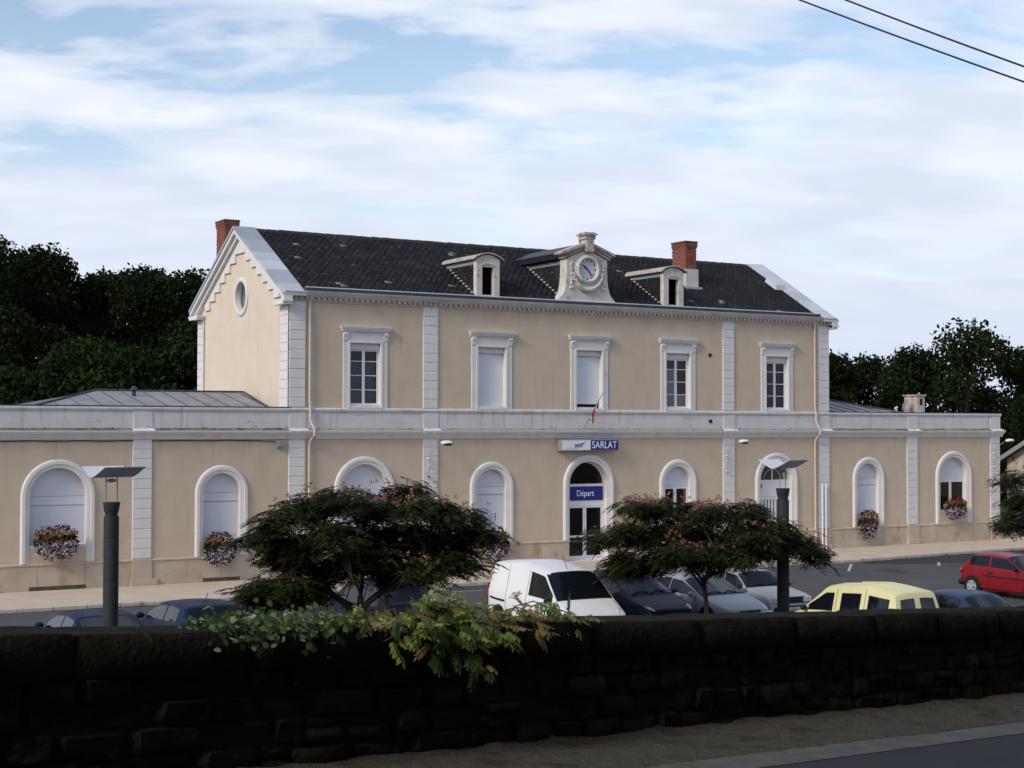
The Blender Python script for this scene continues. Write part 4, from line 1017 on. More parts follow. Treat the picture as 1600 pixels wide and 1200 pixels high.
fl = thing('flag', 'small limp tricolour flag on an angled pole above the entrance sign', 'flag', (-.30, -.08, 5.20))
pole = [Vector((0, 0, 0)), Vector((.29, -.95, 1.42))]
MB().tube(pole, .016, 6).tube([(0, .02, -.05), (0, -.02, .05)], .05, 8).build('flag_pole', m_grey, fl)
MB().ell(tuple(pole[1]), (.03, .03, .03), 8, 6).build('finial', m_grey, fl)
def drape(t0, t1, m, name, droop, w):
    V = MB(); n = 7; rows = []
    for j in range(6):
        v = j / 5
        row = []
        for i in range(n):
            u = i / (n - 1); p = pole[0].lerp(pole[1], t0 + (t1 - t0) * u)
            fold = math.sin(u * 9 + v * 4) * .05 * v
            row.append((p.x + w * v * (.5 - u * .8) + fold, p.y + .03 * math.sin(v * 6 + u * 5), p.z - droop * v * (1 - .25 * u)))
        rows.append(row)
    vs = [p for r in rows for p in r]
    V.add(vs, [(j * n + i, j * n + i + 1, (j + 1) * n + i + 1, (j + 1) * n + i) for j in range(5) for i in range(n - 1)])
    V.build(name, m, fl, smooth=True)
drape(.42, .62, m_flagred, 'red_stripe', .42, .16); drape(.36, .44, m_flagwhite, 'white_stripe', .22, -.14); drape(.60, .74, m_flagwhite, 'white_stripe', .36, .10); drape(.72, .80, m_flagblue, 'blue_stripe', .22, .04)

def wall_lamp(x, z, label):
    t = thing('wall_lamp', label, 'lamp', (x, -.06, z), 0, 'white street lamps on the facade pilasters')
    MB().tube([(-.15, 0, -1.05), (-.15, -.08, -.9), (-.15, -.08, -.2), (.0, -.16, .05), (.18, -.35, .22)], .013, 6).build('bracket_arm', m_grey, t)
    for zz in (-.95, -.55, -.3): MB().box(-.18, -.12, -.09, 0, zz, zz + .04).build('wall_clip', m_white, t)
    h = MB().ell((.33, -.55, .30), (.26, .17, .09), 12, 8).build('lamp_head', m_white, t, smooth=True)
    MB().ell((.34, -.6, .255), (.20, .13, .07), 10, 6).build('lamp_glass', m_black, t, smooth=True)
wall_lamp(-7.03, 4.42, 'white lamp on the pilaster left of the entrance bay, above the larger silk tree')
wall_lamp(7.1, 4.42, 'white lamp on the pilaster between the entrance and the side door')
wall_lamp(23.3, 4.40, 'white lamp on the far right end of the low wing, beside the stone house')
bn = thing('wall_box', 'small pale grey box on a thin post by the wall right of the entrance', 'box', (2.05, -.14, 0))
MB().bbox(-.16, .20, -.12, .05, .18, .70, .02).build('box_body', pm('pale_box', (.42, .38, .36), (.46, .42, .40), 4, .6), bn)
MB().ell((.03, -.125, .58), (.12, .012, .05), 10, 6).build('dark_emblem', m_black, bn)
MB().tube([(-.25, 0, 0), (-.25, 0, .82)], .02, 6).tube([(-.25, 0, .5), (-.1, 0, .5)], .015, 5).build('post', m_grey, bn)
dish = thing('satellite_dish', 'grey satellite dish on the right wing roof beside the pale chimney', 'satellite dish', (18.95, 1.55, 5.94))
MB().lathe([(.0, .10), (.14, .085), (.24, .05), (.31, 0), (.315, -.01), (.24, .035), (.14, .07), (.0, .088)], (0, 0, 0), 'y', 20, caps=False).build('reflector', m_dish, dish, smooth=True, angle=60, loc=(0, 0, .38)).rotation_euler = (.25, 0, .75)
MB().tube([(.05, .1, 0), (.05, .1, .42)], .022, 6).tube([(0, 0, .15), (.25, -.32, .3)], .012, 5).build('mast', m_grey, dish)

# --- flower boxes: planter, foliage, red and white blossom
def flower_box(cx, sill, wd, hgt, label, seed, yv=-.16):
    rg = np.random.default_rng(seed)
    t = thing('flower_box', label, 'flower box', (cx, 0, sill), 0, 'flower boxes under the arched windows')
    MB().bbox(-wd * .42, wd * .42, -.24, -.03, -.02, .17, .02).build('planter', m_trough, t)
    def cloud(n, s, zlo, zhi, m, name, out):
        V = []; F = []
        while len(V) < n * 4:
            u = rg.uniform(-1, 1); z = rg.uniform(zlo, zhi); zz = (z - (zlo + zhi) / 2) / ((zhi - zlo) / 2)
            if u * u + zz * zz * .85 > 1: continue
            d = math.sqrt(max(0, 1 - u * u * .8 - zz * zz * .7))
            c = np.array([u * wd / 2, yv - d * .20 * out - rg.uniform(-.03, .05), z])
            a = rg.normal(size=3); a /= np.linalg.norm(a); b = np.cross(a, rg.normal(size=3)); b /= np.linalg.norm(b)
            q = s * rg.uniform(.6, 1.3); i0 = len(V)
            V.extend([c - a * q, c + b * q * .6, c + a * q, c - b * q * .6])
        F = np.arange(len(V)).reshape(-1, 4)
        fast(name, V, F, m, t)
    zl, zh = -hgt * .58, hgt * .45
    cloud(650, .055, zl, zh, m_leafmid, 'foliage', .85)
    cloud(120, .06, -.05, zh * .8, m_wist[1], 'pale_foliage', .95)
    cloud(150, .042, -.02, zh, m_redf, 'red_blossom', 1.15)
    cloud(50, .04, zl * .7, .1, m_redf, 'red_blossom', 1.15)
    cloud(190, .038, zl, .06, m_whitef, 'white_blossom', 1.2)
    cloud(70, .038, zl, .0, m_violetf, 'violet_blossom', 1.15)
flower_box(-20.84, 1.62, 1.42, 1.12, 'large red and white flower box under the leftmost arched window', 1)
flower_box(-15.32, 1.20, 1.25, 1.12, 'red and white flower box under the left wing window nearer the main block', 2)
flower_box(-4.42, .92, 1.3, 1.25, 'white flower box left of the entrance, partly behind the larger silk tree', 3)
flower_box(14.83, 1.08, 1.22, 1.25, 'tall flower box on the right wing window beside the white conduits', 4)
flower_box(20.38, 1.62, 1.40, 1.0, 'flower box under the rightmost arched window with bluish panes', 5)

# ------------------------------------------------------------------ stone house at the right edge
hs = thing('stone_house', 'pale stone house with dark gabled roof at the right end of the station', 'house', (28.3, -2.4, -.3))
MB().add([(0, -6, 0), (0, 6, 0), (0, 6, 4.0), (0, 0, 7.2), (0, -6, 4.0), (10, -6, 0), (10, 6, 0), (10, 6, 4.0), (10, 0, 7.2), (10, -6, 4.0)], [(0, 1, 2, 3, 4), (5, 9, 8, 7, 6), (0, 4, 9, 5), (1, 6, 7, 2)]).build('wall', m_housestone, hs)
for s_ in (-1, 1):
    P = [(-.45, 0, 7.22), (-.45, s_ * 6.5, 3.76), (10.4, s_ * 6.5, 3.76), (10.4, 0, 7.22)]
    MB().add(P + [(a, b, c + .16) for a, b, c in P], [(0, 1, 2, 3), (4, 7, 6, 5), (0, 4, 5, 1), (1, 5, 6, 2), (2, 6, 7, 3)]).build('roof', m_houseroof, hs)
    MB().add([(-.5, 0, 7.12), (-.5, s_ * 6.55, 3.64), (-.45, s_ * 6.55, 3.64), (-.45, 0, 7.12), (-.5, 0, 7.36), (-.5, s_ * 6.55, 3.88), (-.45, s_ * 6.55, 3.88), (-.45, 0, 7.36)], [(0, 1, 2, 3), (4, 7, 6, 5), (0, 4, 5, 1), (1, 5, 6, 2), (3, 2, 6, 7)]).build('barge_board', m_grey, hs)
for yy in (4.0, .8, -2.6):
    f = MB().box(-.05, .02, yy - .55, yy + .55, 1.0, 2.7).build('window', m_white, hs)
    MB().box(-.06, -.045, yy - .44, yy - .03, 1.1, 2.6).box(-.06, -.045, yy + .03, yy + .44, 1.1, 2.6).build('pane', m_carglass, f)

# ------------------------------------------------------------------ lamp posts
def lamp_post(x, y, label, tw):
    t = thing('lamp_post', label, 'street lamp', (x, y, -.12), tw, 'round dark lamp posts with bent canopies')
    p = MB(); prof = [(.17, 0), (.17, .05), (.155, .06)]
    z = .06
    for k in range(8):
        z2 = z + .44
        prof += [(.157, z + .012), (.157, z2 - .012), (.150, z2 - .006), (.150, z2)]
        z = z2
    p.lathe(prof, (0, 0, 0), 'z', 24).build('post', m_post, t, smooth=True, angle=18)
    MB().lathe([(.13, 3.585), (.13, 3.63), (.15, 3.68), (.175, 3.84), (.175, 3.87), (.08, 3.875)], (0, 0, 0), 'z', 24).build('flared_cap', m_post, t, smooth=True, angle=40)
    for s_ in (-1, 1): MB().tube([(s_ * .13, 0, 3.87), (s_ * .13, 0, 4.42)], .012, 6).build('rod', m_grey, t)
    # canopy: a gull-wing sheet, tips up
    n = 12; vs = []; 
    for sgn in (0, .012):
        for i in range(n + 1):
            u = -1 + 2 * i / n; yy = .46 * u; zz = 4.38 + .23 * abs(u) ** 1.35 - .05 * max(0, abs(u) - .75)
            for xx in (-.48, .48): vs.append((xx + .05 * abs(u) * (1 if xx > 0 else 1), yy, zz + sgn))
    m2 = 2 * (n + 1); fs = []
    for i in range(n):
        a = 2 * i
        fs += [(a, a + 1, a + 3, a + 2), (m2 + a, m2 + a + 2, m2 + a + 3, m2 + a + 1), (a, a + 2, m2 + a + 2, m2 + a), (a + 1, m2 + a + 1, m2 + a + 3, a + 3)]
    fs += [(0, m2, m2 + 1, 1), (2 * n, 2 * n + 1, m2 + 2 * n + 1, m2 + 2 * n)]
    MB().add(vs, fs).build('canopy', m_canopy, t, smooth=True, angle=40)
    MB().lathe([(.02, 4.36), (.10, 4.34), (.10, 4.30), (.04, 4.28)], (0, 0, 0), 'z', 12).build('lamp_unit', m_grey, t)
lamp_post(-24.25, -18.5, 'dark lamp post in front of the left wing between its two arched windows', math.radians(14))
lamp_post(-7.22, -19.85, 'dark lamp post rising out of the silk tree in front of the side door', math.radians(16))

# ------------------------------------------------------------------ cars
def smoothpoly(P, xs, k=.05):
    px = [p[0] for p in P]; pz = [p[1] for p in P]
    return sum(np.interp(xs + d, px, pz) for d in (-k, -k / 2, 0, k / 2, k)) / 5
def car(name, label, cat, x, y, deg, paint, sp, scale=1.0, group='vehicles parked in the station yard'):
    L_, W_, H_ = sp['L'], sp['W'], sp['H']
    t = thing(name, label, cat, (x, y, -.12), math.radians(deg), group)
    t.scale = (scale,) * 3
    fx = L_ / 2
    prof = [(-fx, sp.get('rear_low', .62)), (-fx + .02, sp['tail'] - .06), (sp['rbot'], sp['tail']), (sp['rtop'], H_ - sp.get('rdrop', .05)), ((sp['rtop'] + sp['wtop']) / 2 - .1, H_), (sp['wtop'], H_ - sp.get('wdrop', .06)),
            (sp['cowl'], sp['hood']), (fx - .35, sp['nose']), (fx - .08, sp['nose'] - .10), (fx, .50)]
    xs = np.unique(np.concatenate([np.linspace(-fx, fx, 64), [p[0] for p in prof]]))
    zt = smoothpoly(prof, xs, .035); zt[0] = prof[0][1]; zt[-1] = prof[-1][1]
    belt0, belt1 = sp['belt']
    beltz = np.interp(xs, [-fx, fx], [belt0, belt1])
    S = []
    tum = sp.get('tumble', .34)
    for xx, z in zip(xs, zt):
        e = max(0, abs(xx) - (fx - .75)) / .75
        w_ = W_ / 2 * (1 - sp.get('taper', .13) * e ** 2)
        sill = .20 + .07 * e
        b = min(beltz[np.searchsorted(xs, xx)], z - .035); b = max(b, sill + .15)
        cab = max(0, z - b - .05)
        cr = min(.075, .02 + cab * .12)
        ze = max(z - cr, b + .008)
        wr = w_ * .965 - max(0, ze - b) * tum - .012
        q = min(1, (b - sill) / .6)
        S.append([(0, sill), (w_ * .88, sill), (w_ * .97, sill + .07), (w_, sill + .28 * q), (w_ * .995, b - .07 * q), (w_ * .965, b), (wr, ze), (wr * .86, ze + (z - ze) * .55), (wr * .5, z - (z - ze) * .12), (0, z)])
    n = len(xs); k = 10
    V = []; F = []
    for s_ in (1, -1):
        o = len(V)
        for xx, sec in zip(xs, S): V += [(xx, s_ * a, b) for a, b in sec]
        for i in range(n - 1):
            for j in range(k - 1): F.append((o + i * k + j, o + i * k + j + 1, o + (i + 1) * k + j + 1, o + (i + 1) * k + j))
        F.append(tuple(o + j for j in range(k))); F.append(tuple(o + (n - 1) * k + j for j in range(k)))
    MB().add(V, F).build('body', paint, t, smooth=True, angle=38)
    SA = np.array(S)
    def side(xx, tt, s_, lo=5, hi=6, off=.009):
        a = np.array([np.interp(xx, xs, SA[:, lo, c]) for c in (0, 1)]); b = np.array([np.interp(xx, xs, SA[:, hi, c]) for c in (0, 1)])
        p = a + (b - a) * tt; d = b - a; nn = np.array([d[1], -d[0]]); nn /= (np.linalg.norm(nn) + 1e-9)
        return (xx, s_ * (p[0] + nn[0] * off), p[1] + nn[1] * off)
    def topp(xx, u, off=.010, dirx=0.0):
        sec = np.array([[np.interp(xx, xs, SA[:, j, c]) for c in (0, 1)] for j in (9, 8, 7, 6)])
        wr = sec[3, 0]; yy = abs(u) * wr; z = np.interp(yy, sec[:, 0], sec[:, 1])
        return (xx + dirx * off, math.copysign(yy, u), z + off)
    def sidewin(xa, xb, m=m_carglass, name='side_window', t0=.10, t1=.90, nn=12, off=.009):
        for s_ in (1, -1):
            q = MB(); P = []
            for i in range(nn + 1):
                xx = xa + (xb - xa) * i / nn
                P.append((side(xx, t0, s_, 5, 6, off), side(xx, t1, s_, 5, 6, off)))
            for (a, b), (c, d) in zip(P, P[1:]): q.quad(a, c, d, b)
            q.build(name, m, t, smooth=True)
    for (xa, xb) in sp['win']:
        wt_ = sp.get('wtop_t', .90)
        sidewin(xa - .025, xb + .025, m_black, 'window_seal', .06, wt_ + .03, 14, .005)
        sidewin(xa, xb, t1=wt_)
    def screen(xa, xb, u0, u1, name, dirx, m=m_carglass, off=.012):
        q = MB(); nu = 10; rows = []
        for i in range(7):
            xx = xa + (xb - xa) * i / 6
            rows.append([topp(xx, u0 + (u1 - u0) * j / nu, off, dirx) for j in range(nu + 1)])
        for a, b in zip(rows, rows[1:]):
            for j in range(nu): q.quad(a[j], a[j + 1], b[j + 1], b[j])
        q.build(name, m, t, smooth=True)
    dw = sp['cowl'] - sp['wtop']
    screen(sp['wtop'] + .06 * dw, sp['cowl'] - .07 * dw, -.93, .93, 'windscreen', .6)
    screen(sp['wtop'] + .01 * dw, sp['cowl'] - .02 * dw, -.965, .965, 'windscreen_seal', .6, m_black, .006)
    wp = MB()
    for u0, u1 in ((-.75, -.05), (-.02, .62)):
        wp.tube([topp(sp['cowl'] - .05 * dw, u0, .03, .6), topp(sp['cowl'] - .16 * dw, (u0 + u1) / 2, .03, .6), topp(sp['cowl'] - .10 * dw, u1, .025, .6)], .012, 5)
    wp.build('wipers', m_black, t)
    dr_ = sp['rtop'] - sp['rbot']
    if sp.get('rear_split'):
        ra, rb = sp['rbot'] + .06 * dr_, sp['rtop'] - .22 * dr_
        screen(ra, rb, -.80, -.14, 'rear_window', -1.0); screen(ra, rb, .14, .80, 'rear_window', -1.0)
    elif sp.get('rear_glass', True):
        screen(sp['rbot'] + .10 * dr_, sp['rtop'] - .10 * dr_, -.88, .88, 'rear_window', -.8)
    # panel gaps, handles, mouldings
    g = MB()
    for xx in sp.get('seams', []):
        for s_ in (1, -1):
            pts = [side(xx, tt, s_, lo, lo + 1, .004) for lo, tt in ((2, .5), (3, 0), (3, .5), (4, 0), (5, 0))]
            if sp.get('seam_high'): pts += [side(xx, .5, s_, 5, 6, .004), side(xx, .96, s_, 5, 6, .004)]
            for a, b in zip(pts, pts[1:]): g.quad((a[0] - .007, a[1], a[2]), (a[0] + .007, a[1], a[2]), (b[0] + .007, b[1], b[2]), (b[0] - .007, b[1], b[2]))
    if g.v: g.build('door_gap', m_black, t)
    for xx in sp.get('handles', []):
        for s_ in (1, -1):
            p = side(xx, .75, s_, 3, 4, 0); MB().box(p[0] - .09, p[0] + .09, *sorted((p[1], p[1] + s_ * .03)), p[2] - .02, p[2] + .02).build('door_handle', m_black, t)
    for (xa, xb, tt) in sp.get('rails', []):
        for s_ in (1, -1):
            q = MB(); pa = [(side(xa + (xb - xa) * i / 6, tt, s_, 3, 4, .012), side(xa + (xb - xa) * i / 6, tt + .10, s_, 3, 4, .012)) for i in range(7)]
            for (a, b), (c, d) in zip(pa, pa[1:]): q.quad(a, c, d, b)
            q.build('side_moulding', m_black, t)
    # bumpers
    for s_, nm in ((1, 'front_bumper'), (-1, 'rear_bumper')):
        P = []
        for j in np.linspace(-1, 1, 9):
            xx = s_ * (fx + .02 - .16 * abs(j) ** 3); P.append((xx, j * W_ / 2 * .93, .40))
        MB().tube(P, sp.get('bump_r', .10), 8).build(nm, sp.get('bumper', paint), t, smooth=True)
    # lamps
    hl = sp.get('lampz', sp['nose'] - .10)
    for s_ in (1, -1):
        if sp.get('square_lamps'):
            MB().bbox(-.16, .16, -.03, .05, -.08, .08, .02).build('headlight', m_lamp, t, loc=(fx - .02, s_ * (W_ / 2 - .30), hl)).rotation_euler = (0, 0, math.pi / 2)
        else:
            o = MB().ell((0, 0, 0), (.22, .085, .08), 12, 8).build('headlight', m_lamp, t, smooth=True, loc=(fx - .27, s_ * (W_ / 2 * .80 - .04), hl)); o.rotation_euler = (0, .28, -s_ * .42)
        if sp.get('tall_tail'): o = MB().bbox(-.06, .06, -.03, .05, -.28, .28, .02).build('tail_light', m_tail, t, loc=(-fx + .05, s_ * (W_ / 2 * .86), sp['tail'] - .1 if sp['tail'] < 1.1 else .95)); o.rotation_euler = (0, 0, -math.pi / 2)
        else: MB().ell((-fx + .09, s_ * (W_ / 2 * .80), sp['tail'] - .16), (.08, .12, .10), 10, 6).build('tail_light', m_tail, t, smooth=True)
        mx, _, mz_ = side(sp['cowl'] - .28 * (sp['cowl'] - sp['wtop']), .05, s_)
        MB().ell((mx, s_ * (W_ / 2 + .09), mz_ + .05), (.06, .11, .075), 10, 7).build('mirror', sp.get('mirror', paint), t, smooth=True)
    # wheels with arches
    wr_ = sp.get('wheel', .29)
    for xx in sp['axles']:
        for s_ in (1, -1):
            yw = s_ * (W_ / 2 - .005)
            MB().lathe([(.0, 0), (wr_ + .065, 0), (wr_ + .065, s_ * .008), (.0, s_ * .008)], (xx, yw + s_ * .001, wr_ + .02), 'y', 24, caps=False).build('wheel_arch', m_black, t)
            wl = MB().lathe([(.05, 0), (wr_ * .66, 0), (wr_ * .72, s_ * .03), (wr_ * .95, s_ * .03), (wr_, 0), (wr_, -s_ * .17), (wr_ * .6, -s_ * .18)], (xx, yw + s_ * .012, wr_), 'y', 24, caps=True).build('wheel', m_tyre, t, smooth=True, angle=40)
            rm = MB().lathe([(wr_ * .70, .0), (wr_ * .70, s_ * .012), (wr_ * .60, s_ * .012), (wr_ * .58, 0)], (xx, yw + s_ * .03, wr_), 'y', 22, caps=False)
            for q in range(5):
                an = q * 2 * math.pi / 5 + .3; c_, s2 = math.cos(an), math.sin(an)
                def R_(a, b): return (xx + a * c_ - b * s2, yw + s_ * .04, wr_ + a * s2 + b * c_)
                rm.add([R_(.03, -.05), R_(wr_ * .64, -.065), R_(wr_ * .64, .065), R_(.03, .05)], [(0, 1, 2, 3)])
            rm.lathe([(.0, s_ * .045), (.06, s_ * .042)], (xx, yw, wr_), 'y', 10, caps=False)
            rm.build('rim', m_rim, wl)
    if sp.get('antenna'):
        ax, h_ = sp['antenna']; p = topp(ax, 0.0, 0)
        MB().tube([p, (p[0] - .18, 0, p[2] + h_)], .008, 5).build('antenna', m_black, t)
    if sp.get('ribs'):
        for u in (-.45, .45):
            P = [topp(xx, u, .012) for xx in np.linspace(sp['rtop'] + .15, sp['wtop'] - .2, 12)]
            MB().tube(P, .012, 5).build('roof_rib', paint, t)
    MB().box(fx - .01, fx + .115, -.26, .26, .36, .46).build('number_plate', m_white, t)
    MB().box(-fx - .115, -fx + .01, -.26, .26, .36, .46).build('number_plate', m_white, t)
    gw, g0, g1 = sp.get('grille', (.34, .50, .57)); MB().box(fx - .10, fx + .008, -gw, gw, g0, g1).build('grille', m_black, t)
    return t

def paint(name, c, rough=.42, spec=.30, coat=.22):
    return pm(name, c, tuple(min(1, v * 1.06) for v in c), 1.2, rough, 0, spec=spec, coat=coat)
p_white = paint('white_car_paint', (.74, .75, .77)); p_navy = paint('navy_car_paint', (.005, .009, .028), .45, .16, .08); p_silver = paint('silver_car_paint', (.34, .36, .41), .3); p_grey = paint('old_silver_paint', (.36, .36, .36), .45, coat=.3)
p_yellow = paint('pale_yellow_paint', (.66, .63, .34)); p_blue = paint('blue_grey_paint', (.022, .042, .09), .45, .2, .1); p_red = paint('red_car_paint', (.20, .007, .013)); p_dkblue = paint('dark_blue_paint', (.006, .014, .040), .5, .14, .06); p_lblue = paint('silver_blue_paint', (.22, .27, .34), .3); p_dark = paint('near_black_paint', (.007, .009, .016), .5, .14, .06)
VAN = dict(L=4.44, W=1.81, H=1.93, tail=1.05, rbot=-2.17, rtop=-1.98, rdrop=.10, wtop=.80, wdrop=.17, cowl=1.52, hood=1.08, nose=.90, belt=(1.12, 1.02), tumble=.20, win=[], axles=(-1.42, 1.42), wheel=.32, seams=(-1.05, .02, 1.05), seam_high=True, rails=[(-2.0, -1.1, .62)], rear_split=True, tall_tail=True, antenna=(.62, .30), taper=.10, handles=(.14,), bumper=m_black, mirror=m_black)
vw = dict(VAN); vw['win'] = [(.14, 1.30)]
car('panel_van', 'white panel van parked nose out left of the entrance', 'van', -12.0, -16.4, -92, p_white, vw, 1.0)
COMB = dict(VAN, L=4.11, W=1.72, H=1.80, tail=1.0, rbot=-2.03, rtop=-1.86, rdrop=.09, wtop=.42, wdrop=.10, cowl=1.22, hood=1.02, nose=.86, belt=(1.06, 1.0), tumble=.22, win=[(-1.70, -1.08), (-.78, -.16), (.14, .95)], wtop_t=.76, axles=(-1.33, 1.36), wheel=.30, seams=(-.95, .02), rails=[], handles=(-.8, .2), antenna=None, ribs=True)
car('estate_van', 'pale yellow windowed van seen from behind, near the dark lamp post', 'van', -7.2, -22.6, 90, p_yellow, COMB, .97)
HATCH = dict(L=4.05, W=1.70, H=1.47, tail=.98, rbot=-1.90, rtop=-1.25, wtop=.10, cowl=.98, hood=.95, nose=.76, belt=(.98, .90), tumble=.40, win=[(-1.25, -.52), (-.44, .62)], axles=(-1.22, 1.24), wheel=.29, seams=(-.48, .72), handles=(-.35,), antenna=(-1.0, .22), taper=.20, bump_r=.12)
car('hatchback', 'dark blue hatchback parked nose out between the white van and a silver car', 'car', -9.25, -15.9, -90, p_navy, dict(HATCH, H=1.5), 1.0)
car('coupe_car', 'silver blue car parked nose out behind the slim trunk of the right silk tree', 'car', -7.15, -16.4, -89, p_silver, dict(HATCH, L=4.1, H=1.36, rtop=-1.0, rbot=-1.85, wtop=.0, cowl=.95, hood=.88, nose=.68, belt=(.90, .84)), 1.0)
OLD = dict(L=3.9, W=1.62, H=1.40, tail=.92, rbot=-1.85, rtop=-1.35, wtop=.10, cowl=.72, hood=.92, nose=.80, belt=(.90, .88), tumble=.30, win=[(-1.2, -.5), (-.42, .5)], axles=(-1.2, 1.2), wheel=.27, seams=(-.46, .55), taper=.05, square_lamps=True, bumper=m_black, lampz=.66, mirror=m_black, handles=(-.3,), grille=(.44, .58, .74))
car('boxy_car', 'old boxy pale grey car parked nose out behind the right lamp post', 'car', -4.75, -15.7, -94, p_grey, OLD, .96)
car('hatchback', 'blue grey hatchback seen from behind just right of the yellow van', 'car', -4.35, -22.6, 88, p_blue, dict(HATCH, antenna=(-.9, .16)), .97)
CORSA = dict(L=3.73, W=1.61, H=1.42, tail=.95, rbot=-1.74, rtop=-1.28, wtop=.10, cowl=.90, hood=.94, nose=.76, belt=(.98, .90), tumble=.36, win=[(-1.36, -.58), (-.46, .60)], axles=(-1.21, 1.23), wheel=.285, seams=(-.53, .66), handles=(-.43,), rails=[(-.75, .95, .45)], antenna=None, taper=.22, mirror=m_black, bumper=m_black, bump_r=.11)
car('small_hatchback', 'bright red three-door hatchback parked at the right edge of the yard', 'car', 5.65, -16.4, -90, p_red, CORSA, .98)
SAL = dict(HATCH, L=4.2, H=1.40, tail=1.0, rbot=-1.55, rtop=-1.05, cowl=.95, win=[(-1.05, -.42), (-.34, .62)])
car('dark_car', 'dark car with only its roof showing, left of the left lamp post', 'car', -23.95, -15.8, 91, p_dkblue, dict(HATCH, H=1.42), .99)
car('estate_car', 'dark blue car seen from behind right of the left lamp post', 'car', -21.45, -15.2, 92, p_dkblue, dict(HATCH, H=1.43, rbot=-1.85, rtop=-1.45), 1.0)
car('hatchback', 'silver blue hatchback under the left edge of the larger silk tree', 'car', -18.7, -14.9, 90, p_lblue, dict(HATCH, H=1.47), .98)
car('people_carrier', 'tall near-black people carrier behind the trunk of the larger silk tree', 'car', -16.35, -14.7, 91, p_dark, dict(HATCH, L=4.3, H=1.68, W=1.76, tail=1.05, rbot=-2.0, rtop=-1.75, belt=(1.04, .96), win=[(-1.7, -.95), (-.86, .0), (.1, .8)], cowl=1.1, wtop=.25, tumble=.3), .97)

# ------------------------------------------------------------------ trees
def grow_limb(start, d, ln, r, rg, bend=.25, up=0.0, n=6):
    pts = [np.array(start, float)]; d = np.array(d, float)
    for i in range(n):
        d = d + rg.normal(size=3) * bend * .35 + np.array([0, 0, up]); d /= np.linalg.norm(d)
        pts.append(pts[-1] + d * ln / n)
    return pts, [r * (1 - .72 * i / n) for i in range(n + 1)]

def forest_tree(name, label, cat, x, y, h, rad, m, seed, n=5200, leaf=.30, trunk_r=.22, base=.22, zbase=-.16, group='trees behind the station', squash=1.0):
    rg = np.random.default_rng(seed)
    t = thing(name, label, cat, (x, y, zbase), 0, group)
    tk = MB()
    P, R_ = grow_limb((0, 0, 0), (0, 0, 1), h * .72, trunk_r, rg, .12); tk.tube(P, R_, 8)
    lobes = []
    nl = 19
    for i in range(nl):
        f = base + (1 - base) * (i + .5) / nl
        prof = math.sin(math.pi * min(1, .16 + .84 * (f - base) / (1 - base)) ** .85) ** .7
        a = rg.uniform(0, 2 * math.pi) + i * 2.4
        rr = rad * prof * rg.uniform(.45, .85)
        c = np.array([rr * math.cos(a), rr * math.sin(a), h * (f * .93)])
        s = rad * rg.uniform(.34, .52)
        lobes.append((c, s))
        j = min(len(P) - 1, max(1, int(len(P) * min(.95, f * .8))))
        d = c - P[j]; ln = np.linalg.norm(d)
        q, r2 = grow_limb(P[j], d / ln, ln, trunk_r * .38, rg, .16, n=4); tk.tube(q, r2, 5)
    lobes.append((np.array([rg.uniform(-.5, .5), rg.uniform(-.5, .5), h * .90]), rad * .36))
    tk.build('trunk', m_bark, t, smooth=True)
    vol = np.array([s ** 2 for _, s in lobes]); vol /= vol.sum()
    idx = rg.choice(len(lobes), n, p=vol)
    C_ = np.array([lobes[i][0] for i in idx]); S_ = np.array([lobes[i][1] for i in idx])
    dirs = rg.normal(size=(n, 3)); dirs /= np.linalg.norm(dirs, axis=1)[:, None]
    rr = rg.uniform(.35, 1.08, n) ** .6
    ctr = C_ + dirs * (S_ * rr)[:, None] * np.array([1, 1, .72 * squash])
    ctr += rg.normal(size=(n, 3)) * .12
    a = rg.normal(size=(n, 3)); a /= np.linalg.norm(a, axis=1)[:, None]
    b = np.cross(a, rg.normal(size=(n, 3))); b /= np.linalg.norm(b, axis=1)[:, None]
    s = leaf * rg.uniform(.55, 1.35, n)[:, None]
    V = np.stack([ctr - a * s, ctr - a * s * .1 + b * s * .55, ctr + a * s, ctr + a * s * .1 - b * s * .55], 1).reshape(-1, 3)
    fast('crown', V, np.arange(n * 4).reshape(-1, 4), m, t)
    return t

